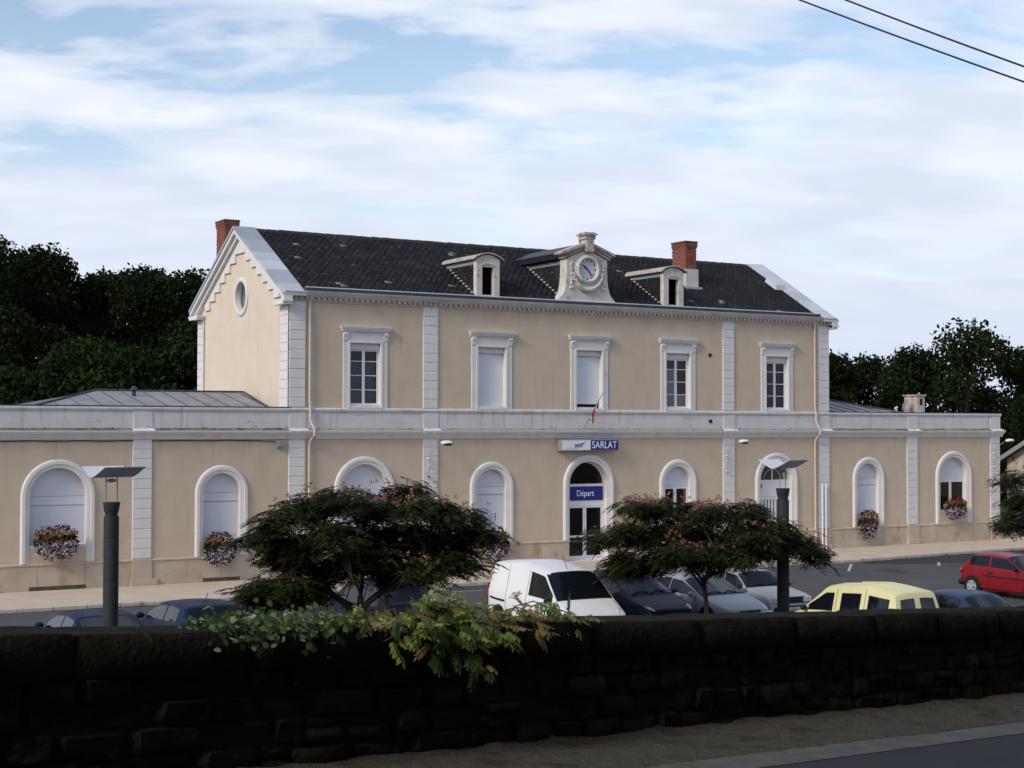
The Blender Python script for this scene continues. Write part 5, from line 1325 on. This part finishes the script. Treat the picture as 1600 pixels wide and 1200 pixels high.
def fwd(px, D_):          # where a picture column meets the ground at a given depth
    d = Vector(rt2) * ((px - 800) / 2335.2) + Vector(fw); p = Vector(CAM) + d * D_; return p.x, p.y
TREES = [  # column, depth, height, radius, material, label
    (-30, 92, 17.6, 5.2, 0, 'tallest dark tree at the far left edge, rising above the left wing', 'broadleaf_tree'),
    (66, 97, 17.2, 5.4, 0, 'dark rounded tree second from the left edge behind the left wing', 'broadleaf_tree'),
    (150, 100, 15.9, 4.8, 0, 'lower dark tree in the dip of the treeline left of the station', 'broadleaf_tree'),
    (222, 99, 16.2, 5.2, 0, 'broad dark tree behind the vent cowl of the left wing', 'broadleaf_tree'),
    (305, 102, 15.9, 5.2, 0, 'dark tree directly left of the station gable', 'broadleaf_tree'),
    (20, 80, 8.2, 4.2, 1, 'lower bushy tree behind the left end of the wing roof', 'bushy_tree'),
    (128, 78, 9.6, 3.9, 1, 'lower green bushy tree behind the hipped end of the wing roof', 'bushy_tree'),
    (215, 77, 9.3, 3.6, 1, 'lower green bushy tree left of the gable corner', 'bushy_tree'),
    (292, 78, 11.0, 3.0, 1, 'lighter green bushy tree against the back corner of the gable', 'bushy_tree'),
    (1300, 108, 10.8, 3.2, 0, 'open dark tree directly right of the main roof end', 'broadleaf_tree'),
    (1352, 112, 10.6, 3.8, 0, 'dark tree above the zinc roof of the right wing', 'broadleaf_tree'),
    (1432, 106, 11.1, 4.0, 0, 'dark tree behind the pale wing chimney', 'broadleaf_tree'),
    (1515, 104, 12.4, 4.8, 0, 'tallest dark tree right of the station, above the wing end', 'broadleaf_tree'),
    (1592, 108, 11.2, 4.2, 0, 'dark tree at the right edge above the stone house', 'broadleaf_tree'),
    (1670, 104, 12.5, 4.2, 0, 'dark tree beyond the stone house at the far right', 'broadleaf_tree'),
]
for i, (px, D_, h, rad, mm, lab, nm) in enumerate(TREES):
    X, Y = fwd(px, D_)
    left = px < 700
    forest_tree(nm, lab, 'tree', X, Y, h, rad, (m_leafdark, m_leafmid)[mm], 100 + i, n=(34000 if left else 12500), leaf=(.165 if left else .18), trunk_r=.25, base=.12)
# undergrowth closing the foot of the two tree belts
def undergrowth(name, cols, D_, hgt, seed, n):
    rg = np.random.default_rng(seed); V = []
    px = rg.uniform(cols[0], cols[1], n); dd = rg.uniform(D_ - 4, D_ + 5, n)
    P = np.array([fwd(a, b) for a, b in zip(px, dd)])
    z = hgt * (rg.uniform(0, 1, n) ** .8) * (.75 + .25 * np.sin(px * .05) + .12 * np.sin(px * .13 + 2))
    ctr = np.column_stack([P, z - .16])
    a = rg.normal(size=(n, 3)); a /= np.linalg.norm(a, axis=1)[:, None]; b = np.cross(a, rg.normal(size=(n, 3))); b /= np.linalg.norm(b, axis=1)[:, None]
    s = .5 * rg.uniform(.6, 1.4, n)[:, None]
    V = np.stack([ctr - a * s, ctr + b * s * .6, ctr + a * s, ctr - b * s * .6], 1).reshape(-1, 3)
    tag(fast(name, V, np.arange(n * 4).reshape(-1, 4), m_leafdark), 'dark undergrowth below the trees behind the station', 'undergrowth', kind='stuff')
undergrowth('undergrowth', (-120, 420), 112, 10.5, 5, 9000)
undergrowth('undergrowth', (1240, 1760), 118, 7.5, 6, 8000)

# --- silk trees (Albizia): layered fern-like fronds and pink blossom
def frond_mesh(rg, n=11):
    V = []; F = []; ln = rg.uniform(.28, .46); dr = rg.uniform(.25, .75); bend = rg.uniform(-.25, .25); wd = rg.uniform(.26, .36)
    for i in range(n):
        t = (i + .5) / n; x = ln * t; z = -dr * ln * t * t; y = bend * ln * t * t
        pl = ln * wd * math.sin(math.pi * (.16 + .76 * t)) * rg.uniform(.8, 1.15) + .02
        for s_ in (-1, 1):
            if rg.random() < .08: continue
            o = len(V); fold = rg.uniform(.2, .8)
            V += [(x, y, z), (x + pl * .34, y + s_ * pl * .5, z - .01 - pl * .12 * fold), (x + pl * .42, y + s_ * pl, z - pl * .6 * fold), (x + pl * .03, y + s_ * pl * .6, z - pl * .26 * fold)]
            F.append((o, o + 1, o + 2, o + 3))
    return np.array(V), np.array(F)
def silk_tree(label, px, D_, ztop, zbot, wid, seed, nclump=150, lean=(0, 0), trunk_h=1.5, trunk_r=.10, nfl=260, pads=(), sq=1.0):
    rg = np.random.default_rng(seed)
    X, Y = fwd(px, D_)
    t = thing('silk_tree', label, 'tree', (X, Y, -.12), 0, 'pink-flowering silk trees in the station yard')
    FR = [frond_mesh(rg) for _ in range(14)]
    tk = MB(); top = ztop + .12; bot = zbot + .12
    P, R_ = grow_limb((lean[0], lean[1], 0), (-lean[0] * .5, 0, 1), trunk_h, trunk_r, rg, .08, n=5); R_ = [trunk_r * (1 - .3 * i / 5) for i in range(6)]; tk.tube(P, R_, 8)
    clumps = []
    rad = wid / 2
    cr_ = np.array([rt.x, rt.y, 0]); cf_ = np.array([fw.x, fw.y, 0]); cf_ /= np.linalg.norm(cf_)
    k1 = D_ / 2335.2
    for (ppx, ppy, pr) in pads:                    # each pad: a flattened spray of foliage on its own branch
        lx = (ppx - px) * k1 * sq; lz = CAM[2] - (ppy - 666) * k1 + .12
        reach = math.sqrt(max(0.05, 1 - min(1, abs(lx) / rad) ** 2)) * rad * .50
        for rep in range(2):
            dz_ = rg.uniform(-1, 1) * reach
            pc = cr_ * lx + cf_ * dz_ + np.array([0, 0, lz * (1 + dz_ / D_) - (CAM[2] + .12) * dz_ / D_])
            nc = int(pr * pr / 1050 * 7.6) + 3
            for q in range(nc):
                a = rg.uniform(0, 2 * math.pi); rr = pr * k1 * math.sqrt(rg.uniform(0, 1))
                u = rr / (pr * k1)
                clumps.append(pc + cr_ * rr * math.cos(a) + cf_ * rr * math.sin(a) + np.array([0, 0, (-.50 * u * u + rg.uniform(-.40, .10)) * pr * k1]))
    mains = []
    for k in range(7):
        a = k * 2 * math.pi / 7 + rg.uniform(-.3, .3)
        q, r2 = grow_limb(P[-1] - np.array([0, 0, .1 * (k % 3)]), (math.cos(a) * .75, math.sin(a) * .7, .72), rad * .66, trunk_r * .5, rg, .22, up=-.07, n=7); tk.tube(q, r2, 6); mains += q[2:]
    mains = np.array(mains)
    VV = []; fl = []; FL = []; nv_ = 0
    for c in clumps:
        j = np.argmin(((mains - c) ** 2).sum(1)); d = c - mains[j]; ln = np.linalg.norm(d)
        if ln > .15 and rg.random() < .45:
            q, r2 = grow_limb(mains[j], d / ln, ln, .011, rg, .2, n=3); r2 = [min(q_, .009) for q_ in r2]; tk.tube([np.array(p_) - np.array([0, 0, .05 * i_]) for i_, p_ in enumerate(q)], r2, 4, caps=False)
        nf = rg.integers(11, 17); out = np.array([c[0], c[1], 0]); out /= (np.linalg.norm(out) + 1e-6)
        for k in range(nf):
            a = rg.uniform(0, 2 * math.pi); d = np.array([math.cos(a), math.sin(a), rg.uniform(-.28, .22)]) + out * .55; d /= np.linalg.norm(d)
            sdir = np.cross([0, 0, 1], d); sdir /= np.linalg.norm(sdir); up_ = np.cross(d, sdir)
            M_ = np.stack([d, sdir, up_], 0) * rg.uniform(.75, 1.3)
            FV, FF = FR[int(rg.integers(14))]; FL.append(FF + nv_); nv_ += len(FV)
            VV.append(FV @ M_ + c + rg.normal(size=3) * np.array([.13, .13, .08]))
        fl.append(c)
    tk.build('trunk', m_bark, t, smooth=True)
    V = np.concatenate(VV); F = np.concatenate(FL)
    fast('crown', V, F, m_frond, t)
    # blossom: small tufts of spikes on top of the clumps, gathered in sprays
    BV = []; 
    cl = np.array(clumps); w_ = (.15 + (cl[:, 2] - cl[:, 2].min())) * (.35 + (np.sin(cl[:, 0] * 1.7 + seed) + 1)); w_ /= w_.sum()
    for i in rg.choice(len(clumps), nfl, p=w_):
        c = clumps[i] + np.array([rg.normal() * .20, rg.normal() * .20, .07 + rg.uniform(0, .16)])
        for k in range(9):
            d = rg.normal(size=3) + np.array([0, 0, .7]); d /= np.linalg.norm(d); s_ = np.cross(d, rg.normal(size=3)); s_ /= np.linalg.norm(s_); ln = rg.uniform(.035, .065)
            BV += [c, c + d * ln + s_ * .014, c + d * ln * 1.1, c + d * ln - s_ * .014]
    fast('blossom', BV, np.arange(len(BV)).reshape(-1, 4), m_blossom, t)
PADS_A = [(398, 822, 28), (440, 796, 28), (485, 774, 32), (535, 766, 30), (590, 782, 32), (640, 762, 30), (690, 776, 30), (735, 794, 28), (768, 822, 24), (435, 855, 34), (398, 908, 24), (470, 838, 34), (530, 820, 36), (600, 828, 36), (660, 818, 36),
          (715, 838, 32), (742, 868, 22), (500, 880, 32), (455, 898, 32), (560, 858, 32), (625, 862, 32), (685, 876, 28), (390, 930, 20), (430, 922, 24), (480, 915, 20), (620, 890, 22), (575, 845, 30)]
silk_tree('larger pink-flowering silk tree left of the white van', 572, 31.5, 4.10, 1.55, 5.7, 21, lean=(-.1, 0), trunk_h=1.55, trunk_r=.13, nfl=400, pads=PADS_A, sq=.85)
PADS_B = [(988, 780, 24), (1035, 785, 28), (938, 828, 24), (972, 816, 26), (1012, 826, 30), (972, 860, 22), (1055, 815, 34), (1085, 788, 28), (1120, 782, 30), (1160, 784, 30), (1110, 822, 36), (1165, 818, 36), (1205, 812, 28), (1238, 832, 26), (1270, 842, 22), (1290, 858, 16), (1040, 858, 28), (1090, 856, 32), (1140, 854, 32), (1190, 848, 30), (962, 878, 16), (1010, 872, 22), (1060, 845, 32), (1130, 845, 32)]
silk_tree('pink-flowering silk tree with slim trunk in front of the silver car', 1106, 38.0, 3.62, 1.75, 6.2, 22, trunk_h=1.55, trunk_r=.075, nfl=480, pads=PADS_B, sq=.93)
PADS_C = [(1588, 738, 18), (1610, 745, 22), (1650, 735, 28), (1700, 745, 28), (1585, 772, 16), (1610, 782, 22), (1660, 778, 28), (1720, 790, 28), (1575, 812, 14), (1600, 804, 18), (1650, 815, 28), (1700, 825, 28)]
silk_tree('silk tree reaching in at the right edge beside the stone house', 1660, 44, 3.95, 1.9, 4.9, 23, trunk_h=1.9, nfl=140, pads=PADS_C)

# ------------------------------------------------------------------ upper street and its rubble wall
WB = Vector((-25.61, -40.77, 3.12))
DU = Vector((0.97869699, 0.19364131, -0.06822941))
DH = Vector((0.19409361, -0.98098301, 0.0))
NU = Vector((0.0669319, 0.01324289, 0.99766966))
def U(u, v, n=0.0): return WB + DU * u + DH * v + NU * n
def strip(u0, u1, v0, v1, n): return MB().quad(U(u0, v0, n), U(u1, v0, n), U(u1, v1, n), U(u0, v1, n))
bk = MB(); c8 = [U(-45, -.45, -.02), U(38, -.45, -.02), U(38, 40, -.02), U(-45, 40, -.02)]
bk.add([tuple(p) for p in c8] + [(p.x, p.y, -1.5) for p in c8], [(0, 1, 2, 3), (0, 4, 5, 1), (1, 5, 6, 2), (2, 6, 7, 3), (3, 7, 4, 0)])
structure('street_embankment', bk, m_wallcore)
fw_ = MB(); nu_, nv_ = 440, 18
rgf = np.random.default_rng(3)
for i in range(nu_ + 1):
    for j in range(nv_ + 1):
        u = -12 + 22 * i / nu_; v = -.02 + .908 * j / nv_
        h = .006 * math.sin(u * 1.3) * math.sin(v * 3) + rgf.uniform(-.0035, .0035) - .008 * (v > .87) + (.022 * max(0, 1 - v / .10) * (1 + .5 * math.sin(u * 9) * math.sin(u * 3.7)))
        fw_.v.append(tuple(U(u, v, .012 + h)))
for i in range(nu_):
    for j in range(nv_):
        a = i * (nv_ + 1) + j; fw_.f.append((a, a + nv_ + 1, a + nv_ + 2, a + 1))
structure('footway', fw_, m_foot, smooth=True)
for a, b in ((-45, -12), (10, 38)): structure('footway', strip(a, b, -.02, .87, .012), m_foot)
gt = MB()
for i in range(84):
    a = -45 + i; gt.add([tuple(U(a + .004, .872, .004)), tuple(U(a + .996, .872, .004)), tuple(U(a + .996, 1.05, -.004)), tuple(U(a + .004, 1.05, -.004)), tuple(U(a + .996, 1.235, .008)), tuple(U(a + .004, 1.235, .008))], [(0, 1, 2, 3), (3, 2, 4, 5)])
gt.v = [p for p in gt.v]
structure('gutter', gt, m_gutter)
structure('street', strip(-45, 38, 1.237, 6.6, .004), m_road)
structure('pavement', strip(-45, 38, 6.6, 9.0, .10), m_foot)

RW = thing('rubble_wall', 'low dark rubble stone wall with heavy coping along the upper street', 'wall', tuple(WB))
def Lc(u, v, n): return tuple(U(u, v, n) - WB)
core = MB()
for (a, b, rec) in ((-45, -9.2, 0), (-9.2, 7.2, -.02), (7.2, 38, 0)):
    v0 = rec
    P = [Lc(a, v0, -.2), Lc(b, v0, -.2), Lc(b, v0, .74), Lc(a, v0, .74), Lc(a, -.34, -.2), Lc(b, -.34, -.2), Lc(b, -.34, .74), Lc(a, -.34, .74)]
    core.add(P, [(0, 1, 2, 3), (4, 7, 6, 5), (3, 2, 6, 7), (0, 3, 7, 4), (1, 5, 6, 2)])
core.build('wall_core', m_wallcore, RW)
core2 = MB()
P = [(-45, -.40), (38, -.40)]
q0, q1 = U(-45, -.40, .5) - WB, U(38, -.40, .5) - WB
core2.add([tuple(q0), tuple(q1), (q1.x, q1.y, -3.3), (q0.x, q0.y, -3.3)], [(0, 1, 2, 3)])
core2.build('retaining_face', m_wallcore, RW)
rot = Matrix((DU, DH, NU)).transposed().to_4x4()
rs = np.random.default_rng(44)
def rubble_mesh(k, soft=1.0):
    # a rounded, uneven block: unit size, 3x3 face grid with the rim pulled in
    V = []; F = []
    g = [-.5, -.36, .0, .36, .5]
    idx = {}
    for i, a in enumerate(g):
        for j, b in enumerate(g):
            e = max(abs(a), abs(b)); r = .5 - (.30 * soft * max(0, (e - .36) / .14) ** 1.3) + rs.uniform(-.10, .10) * soft * (e < .45)
            jx, jz = rs.uniform(-.035, .035) * soft, rs.uniform(-.035, .035) * soft
            if abs(a) == .5 and abs(b) == .5: jx -= math.copysign(.06, a) * soft; jz -= math.copysign(.06, b) * soft
            V.append((a + jx, r, b + jz)); idx[i, j] = len(V) - 1
    for i in range(4):
        for j in range(4): F.append((idx[i, j], idx[i + 1, j], idx[i + 1, j + 1], idx[i, j + 1]))
    rim = [idx[i, 0] for i in range(5)] + [idx[4, j] for j in range(1, 5)] + [idx[i, 4] for i in range(3, -1, -1)] + [idx[0, j] for j in range(3, 0, -1)]
    o = len(V); V += [(V[q][0], -.5, V[q][2]) for q in rim]
    n = len(rim)
    for q in range(n): F.append((rim[q], rim[(q + 1) % n], o + (q + 1) % n, o + q))
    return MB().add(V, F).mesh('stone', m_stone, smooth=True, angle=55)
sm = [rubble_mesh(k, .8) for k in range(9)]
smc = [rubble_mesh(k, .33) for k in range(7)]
def put_stone(u, n, wu, hn, dv, vout, name='stone'):
    o = link(name, random.choice(smc if name == 'coping_stone' else sm), RW)
    mat_ = Matrix.Translation(U(u, vout - dv / 2, n) - WB) @ rot @ Matrix.Rotation(random.uniform(-.05, .05) * (.12 if name == 'coping_stone' else 1), 4, 'Y') @ Matrix.Diagonal((wu * random.choice((1, -1)), dv, hn, 1))
    o.matrix_local = mat_
rows = [(-.02, .16), (.14, .15), (.29, .14), (.43, .14)]
for (n0, hn) in rows:
    u = -8.6 + random.uniform(0, .2)
    while u < 6.4:
        wu = random.uniform(.17, .46)
        if random.random() < .18:
            put_stone(u + wu / 2, n0 + hn * .28, wu * 1.02, hn * .54, .2, .0 + random.uniform(-.02, .02)); put_stone(u + wu / 2, n0 + hn * .78, wu * 1.0, hn * .5, .2, .0 + random.uniform(-.02, .02))
        else: put_stone(u + wu / 2, n0 + hn / 2 + random.uniform(-.01, .01), wu * 1.03, hn * random.uniform(.98, 1.12), .22, .0 + random.uniform(-.02, .025))
        u += wu
u = -8.8
while u < 6.8:                         # heavy coping stones across the whole thickness
    wu = random.uniform(.6, 1.25); hh = random.uniform(.228, .24)
    put_stone(u + wu / 2, .55 + hh / 2, wu * 1.012, hh, .42, .05 + random.uniform(-.010, .010), 'coping_stone')
    u += wu
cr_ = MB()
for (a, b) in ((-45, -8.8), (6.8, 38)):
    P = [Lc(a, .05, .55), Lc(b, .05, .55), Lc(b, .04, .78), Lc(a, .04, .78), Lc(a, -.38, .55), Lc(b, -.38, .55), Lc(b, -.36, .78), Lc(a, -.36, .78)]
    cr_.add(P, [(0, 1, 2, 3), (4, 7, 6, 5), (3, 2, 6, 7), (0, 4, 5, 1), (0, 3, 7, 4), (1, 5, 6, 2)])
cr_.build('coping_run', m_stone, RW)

# ------------------------------------------------------------------ creepers on the wall
def px_on_wall(px, py, v=.08):
    d = Vector(rt2) * ((px - 800) / 2335.2) + Vector(up2) * ((600 - py) / 2335.2) + Vector(fw)
    t = (WB + DH * v - Vector(CAM)).dot(DH) / d.dot(DH)
    p = Vector(CAM) + d * t - WB
    return p.dot(DU), p.dot(NU)
def leaf_ivy():
    P = [(.05, 0), (.12, -.40), (.50, -.48), (.85, -.26), (1.0, 0), (.85, .26), (.50, .48), (.12, .40)]
    V = [(a, b, -.10 * abs(b) + .06 * math.sin(a * 3)) for a, b in P]
    return V, [(0, 1, 2, 3, 4), (0, 4, 5, 6, 7)]
ivy_me = []
for m in m_ivy:
    V, F = leaf_ivy(); ivy_me.append(MB().add(V, F).mesh('ivy_leaf', m))
def pinnate(m, n, ln, seed):
    rg = np.random.default_rng(seed); b = MB()
    b.tube([(0, 0, 0), (ln * .5, 0, .02 * ln), (ln, 0, -.12 * ln)], [.0035, .003, .0015], 4, caps=False)
    def lf(x, z, ang, l, w, droop):
        ca_, sa_ = math.cos(ang), math.sin(ang)
        pts = []
        for a, c in ((0, 0), (.35, -1), (.7, -.75), (1, 0), (.7, .75), (.35, 1)):
            xx = a * l; yy = c * w
            pts.append((x + xx * ca_ - yy * sa_, xx * sa_ + yy * ca_, z - droop * (xx / l) ** 1.5 * l - .25 * abs(yy)))
        b.add(pts, [(0, 1, 2, 3), (0, 3, 4, 5)])
    for i in range(n):
        t = (i + 1.2) / (n + 1); x = ln * t; z = .02 * ln * math.sin(t * 3) - .12 * ln * t * t
        l = ln * .36 * (1 - .35 * abs(t - .45))
        for s_ in (-1, 1): lf(x, z, s_ * rg.uniform(.8, 1.1), l, l * .20, rg.uniform(.3, .6))
    lf(ln * .98, -.12 * ln, 0, ln * .32, ln * .06, .4)
    return b.mesh('leaf', m)
pin_me = {k: [pinnate(m, nn, 1.0, 7 + k) for nn in (5, 6)] for k, m in enumerate(m_wist)}

def place_leaf(parent, me, pos, d, upv, s, name):
    d = Vector(d).normalized(); side_ = Vector(upv).cross(d)
    if side_.length < 1e-3: side_ = Vector((1, 0, 0)).cross(d)
    side_.normalize(); u2 = d.cross(side_)
    o = link(name, me, parent)
    o.matrix_local = Matrix.Translation(pos) @ (Matrix((d, side_, u2)).transposed().to_4x4()) @ Matrix.Scale(s, 4)
    return o
WALL_TOP = .79
def strand(parent, px0, pts, stem):
    stem.tube(pts, .006, 5, caps=False)
# ivy: mat over the coping from px 345..580, trailing ends
iv = thing('ivy', 'round-leaved green ivy trailing over the coping on the left', 'creeper', tuple(WB))
stem = MB(); rg = np.random.default_rng(9); ivl = []
TR = [(350, 1010), (368, 1000), (385, 1012), (402, 1022), (420, 1000), (438, 990), (455, 1000), (470, 1022), (486, 1012), (505, 985), (515, 1012), (540, 980), (560, 975), (395, 985), (430, 978), (460, 985), (410, 975)]
for (px, py) in TR:
    u1, n1 = px_on_wall(px, py)
    u0 = u1 - rg.uniform(-.12, .12)
    pts = [Lc(u0, -.22, WALL_TOP + .03), Lc(u0 + .02, .0, WALL_TOP + .05), Lc(u0 + (u1 - u0) * .4, .10, WALL_TOP + .0), Lc(u1, .11, n1)]
    P = [Vector(p) for p in pts]
    stem.tube(pts, .0035, 5, caps=False)
    seg = []
    for a, b in zip(P, P[1:]):
        k = max(2, int((b - a).length / .014))
        for q in range(k): seg.append(a.lerp(b, q / k))
    for p in seg:
        jit = Vector(rg.normal(size=3)) * .034
        dd = Vector(rg.normal(size=3)) * .55 + DH * .35 - NU * .5
        ivl.append((int(rg.choice(3, p=[.45, .33, .22])), p + jit, dd, DH * .8 + NU * rg.uniform(.2, 1.0), rg.uniform(.027, .047)))
rg.shuffle(ivl)
for k, p, dd, uv_, sz in ivl[:280]: place_leaf(iv, ivy_me[k], p, dd, uv_, sz, 'ivy_leaf')
for kk in range(3):                     # leaves past the first 280 stay together
    b = MB()
    for k, p, dd, uv_, sz in ivl[280:]:
        if k != kk: continue
        d = Vector(dd).normalized(); sd = Vector(uv_).cross(d).normalized(); u2 = d.cross(sd); V, F = leaf_ivy()
        b.add([tuple(p + (d * a + sd * c + u2 * e_) * sz) for a, c, e_ in V], F)
    tag(b.build('ivy_leaves', m_ivy[kk], iv), kind='stuff')
stem.build('stem', m_vinestem, iv)
# wisteria-like creeper with pinnate leaves, px 590..930
wv = thing('creeper', 'yellow-green creeper with feathery leaves spilling over the coping', 'creeper', tuple(WB))
stem = MB(); wvl = []
RUN = [  # start column, end (px, py), leaves, palette
    (625, (600, 1002), 6, 0), (650, (632, 970), 6, 3), (640, (612, 965), 5, 3), (700, (735, 1040), 11, 0), (690, (668, 1030), 10, 2), (705, (752, 1052), 9, 2), (715, (700, 1000), 9, 0), (706, (708, 922), 6, 3), (718, (728, 928), 5, 1), (690, (690, 940), 6, 3), (705, (718, 932), 6, 3), (700, (706, 945), 7, 1),
    (740, (742, 985), 8, 1), (730, (750, 950), 7, 1), (760, (765, 1000), 7, 0), (675, (655, 985), 7, 0), (660, (640, 985), 7, 1), (780, (790, 985), 6, 4), (770, (765, 945), 6, 1), (800, (800, 955), 6, 4), (815, (835, 990), 5, 4), (830, (838, 948), 5, 4), (850, (846, 965), 5, 5), (840, (862, 938), 5, 0),
    (870, (876, 940), 5, 0), (880, (905, 952), 5, 1), (885, (928, 962), 5, 0), (720, (720, 960), 8, 1), (680, (682, 955), 7, 1), (600, (585, 962), 5, 1), (610, (622, 955), 5, 0), (560, (545, 955), 5, 0), (575, (566, 965), 4, 1), (690, (730, 1010), 9, 0), (720, (690, 1045), 8, 2), (745, (765, 970), 6, 1)]
for (pxs, (px, py), nl, pal) in RUN:
    u1, n1 = px_on_wall(px, py, .12); u0, _ = px_on_wall(pxs, 965)
    if n1 > WALL_TOP:
        pts = [Lc(u0, -.25, WALL_TOP - .02), Lc(u0 + (u1 - u0) * .4, -.16, WALL_TOP + (n1 - WALL_TOP) * .6), Lc(u1, -.05, n1 - .02), Lc(u1 + .03, .03, n1 - .04)]
    else:
        pts = [Lc(u0, -.2, WALL_TOP + .02), Lc(u0, .02, WALL_TOP + .10), Lc(u0 + (u1 - u0) * .35, .15, WALL_TOP + .02), Lc(u0 + (u1 - u0) * .75, .15, n1 + (WALL_TOP - n1) * .35), Lc(u1, .12, n1)]
    P = [Vector(p) for p in pts]; stem.tube(pts, .004, 5, caps=False)
    tot = []
    for a, b in zip(P, P[1:]): tot += [a.lerp(b, q / 8) for q in range(8)]
    nl = int(nl * 1.5)
    for q in range(nl + 2):
        p = tot[min(len(tot) - 1, int(len(tot) * (q + .5) / (nl + 2)))]
        dd = Vector(rg.normal(size=3)) * .55 + DH * .55 - NU * .35 + (P[-1] - P[0]).normalized() * .5
        k = pal if rg.random() < .7 else int(rg.choice([0, 1, 2, 4]))
        wvl.append((k, int(rg.integers(2)), p + Vector(rg.normal(size=3)) * .025, dd, NU + DH * .4, rg.uniform(.085, .145)))
rg.shuffle(wvl)
for k, q, p, dd, uv_, sz in wvl[:290]: place_leaf(wv, pin_me[k][q], p, dd, uv_, sz, 'leaf')
for kk in range(6):                     # the leaves past the first 290 stay together
    b = MB()
    for k, q, p, dd, uv_, sz in wvl[290:]:
        if k != kk: continue
        d = Vector(dd).normalized(); sd = Vector(uv_).cross(d).normalized(); u2 = d.cross(sd); me = pin_me[k][q]
        b.add([tuple(p + (d * v.co.x + sd * v.co.y + u2 * v.co.z) * sz) for v in me.vertices], [tuple(f.vertices) for f in me.polygons])
    if b.v: tag(b.build('creeper_leaves', m_wist[kk], wv), kind='stuff')
stem.build('stem', m_vinestem, wv)

# ------------------------------------------------------------------ overhead cables
def cable(pa, pb, D0, D1, label):
    def on(px, py, D_): return Vector(CAM) + (Vector(rt2) * ((px - 800) / 2335.2) + Vector(up2) * ((600 - py) / 2335.2) + Vector(fw)) * D_
    a, b = on(*pa, D0), on(*pb, D1)
    d = b - a; P = []
    for i in range(25):
        t = -1.2 + 3.6 * i / 24; p = a + d * t; p.z += .010 * d.length * ((t - .5) ** 2 - .25) ; P.append(tuple(p))
    tag(MB().tube(P, .011, 6).build('overhead_cable', m_cable), label, 'cable', 'overhead cables across the sky')
cable((1250, 0), (1600, 128), 17, 15, 'lower of two black overhead cables in the upper right sky')
cable((1322, 0), (1600, 104), 17, 15, 'upper of two black overhead cables in the upper right sky')

# ------------------------------------------------------------------ out of view: hedge bank and trees added to darken street and wall
rgh = np.random.default_rng(77); nh = 16000
uu = rgh.uniform(-24, 20, nh); vv = 9.0 + rgh.uniform(0, 2.2, nh); hh_ = 5.5 * rgh.uniform(0, 1, nh) ** .8
ctr = np.array([U(a, b, c) for a, b, c in zip(uu, vv, hh_)])
a_ = rgh.normal(size=(nh, 3)); a_ /= np.linalg.norm(a_, axis=1)[:, None]; b_ = np.cross(a_, rgh.normal(size=(nh, 3))); b_ /= np.linalg.norm(b_, axis=1)[:, None]
V = np.stack([ctr - a_ * .3, ctr + b_ * .2, ctr + a_ * .3, ctr - b_ * .2], 1).reshape(-1, 3)
tag(fast('shade_hedge', V, np.arange(nh * 4).reshape(-1, 4), m_leafdark), 'tall unseen hedge bank added to shade the upper street', 'hedge', kind='stuff')
def shade_tree(u, v, h, rad, lab, seed, base=.30):
    p = U(u, v, 0); forest_tree('shade_tree', lab, 'tree', p.x, p.y, h, rad, m_leafmid, seed, n=14000, leaf=.30, trunk_r=.25, base=base, zbase=p.z - .05, group='unseen trees added to shade the upper street')
shade_tree(-17.5, 3.9 + 3.6, 11.5, 5.2, 'large leafy shade tree added beside the upper street, left of the viewer', 301)
shade_tree(-16.0, -3.2, 9.5, 3.6, 'leafy shade tree added below the street wall, far left of the viewer', 302)
shade_tree(-14.5, 7.6, 14.0, 5.6, 'spreading shade tree added over the upper street, left of the viewer', 303, .56)
shade_tree(-7.5, 9.0, 14.0, 5.8, 'spreading shade tree added behind the viewer, its crown arching over the street', 304, .56)
shade_tree(-.5, 11.8, 13.0, 5.2, 'spreading shade tree added on the far pavement right of the viewer', 305, .5)
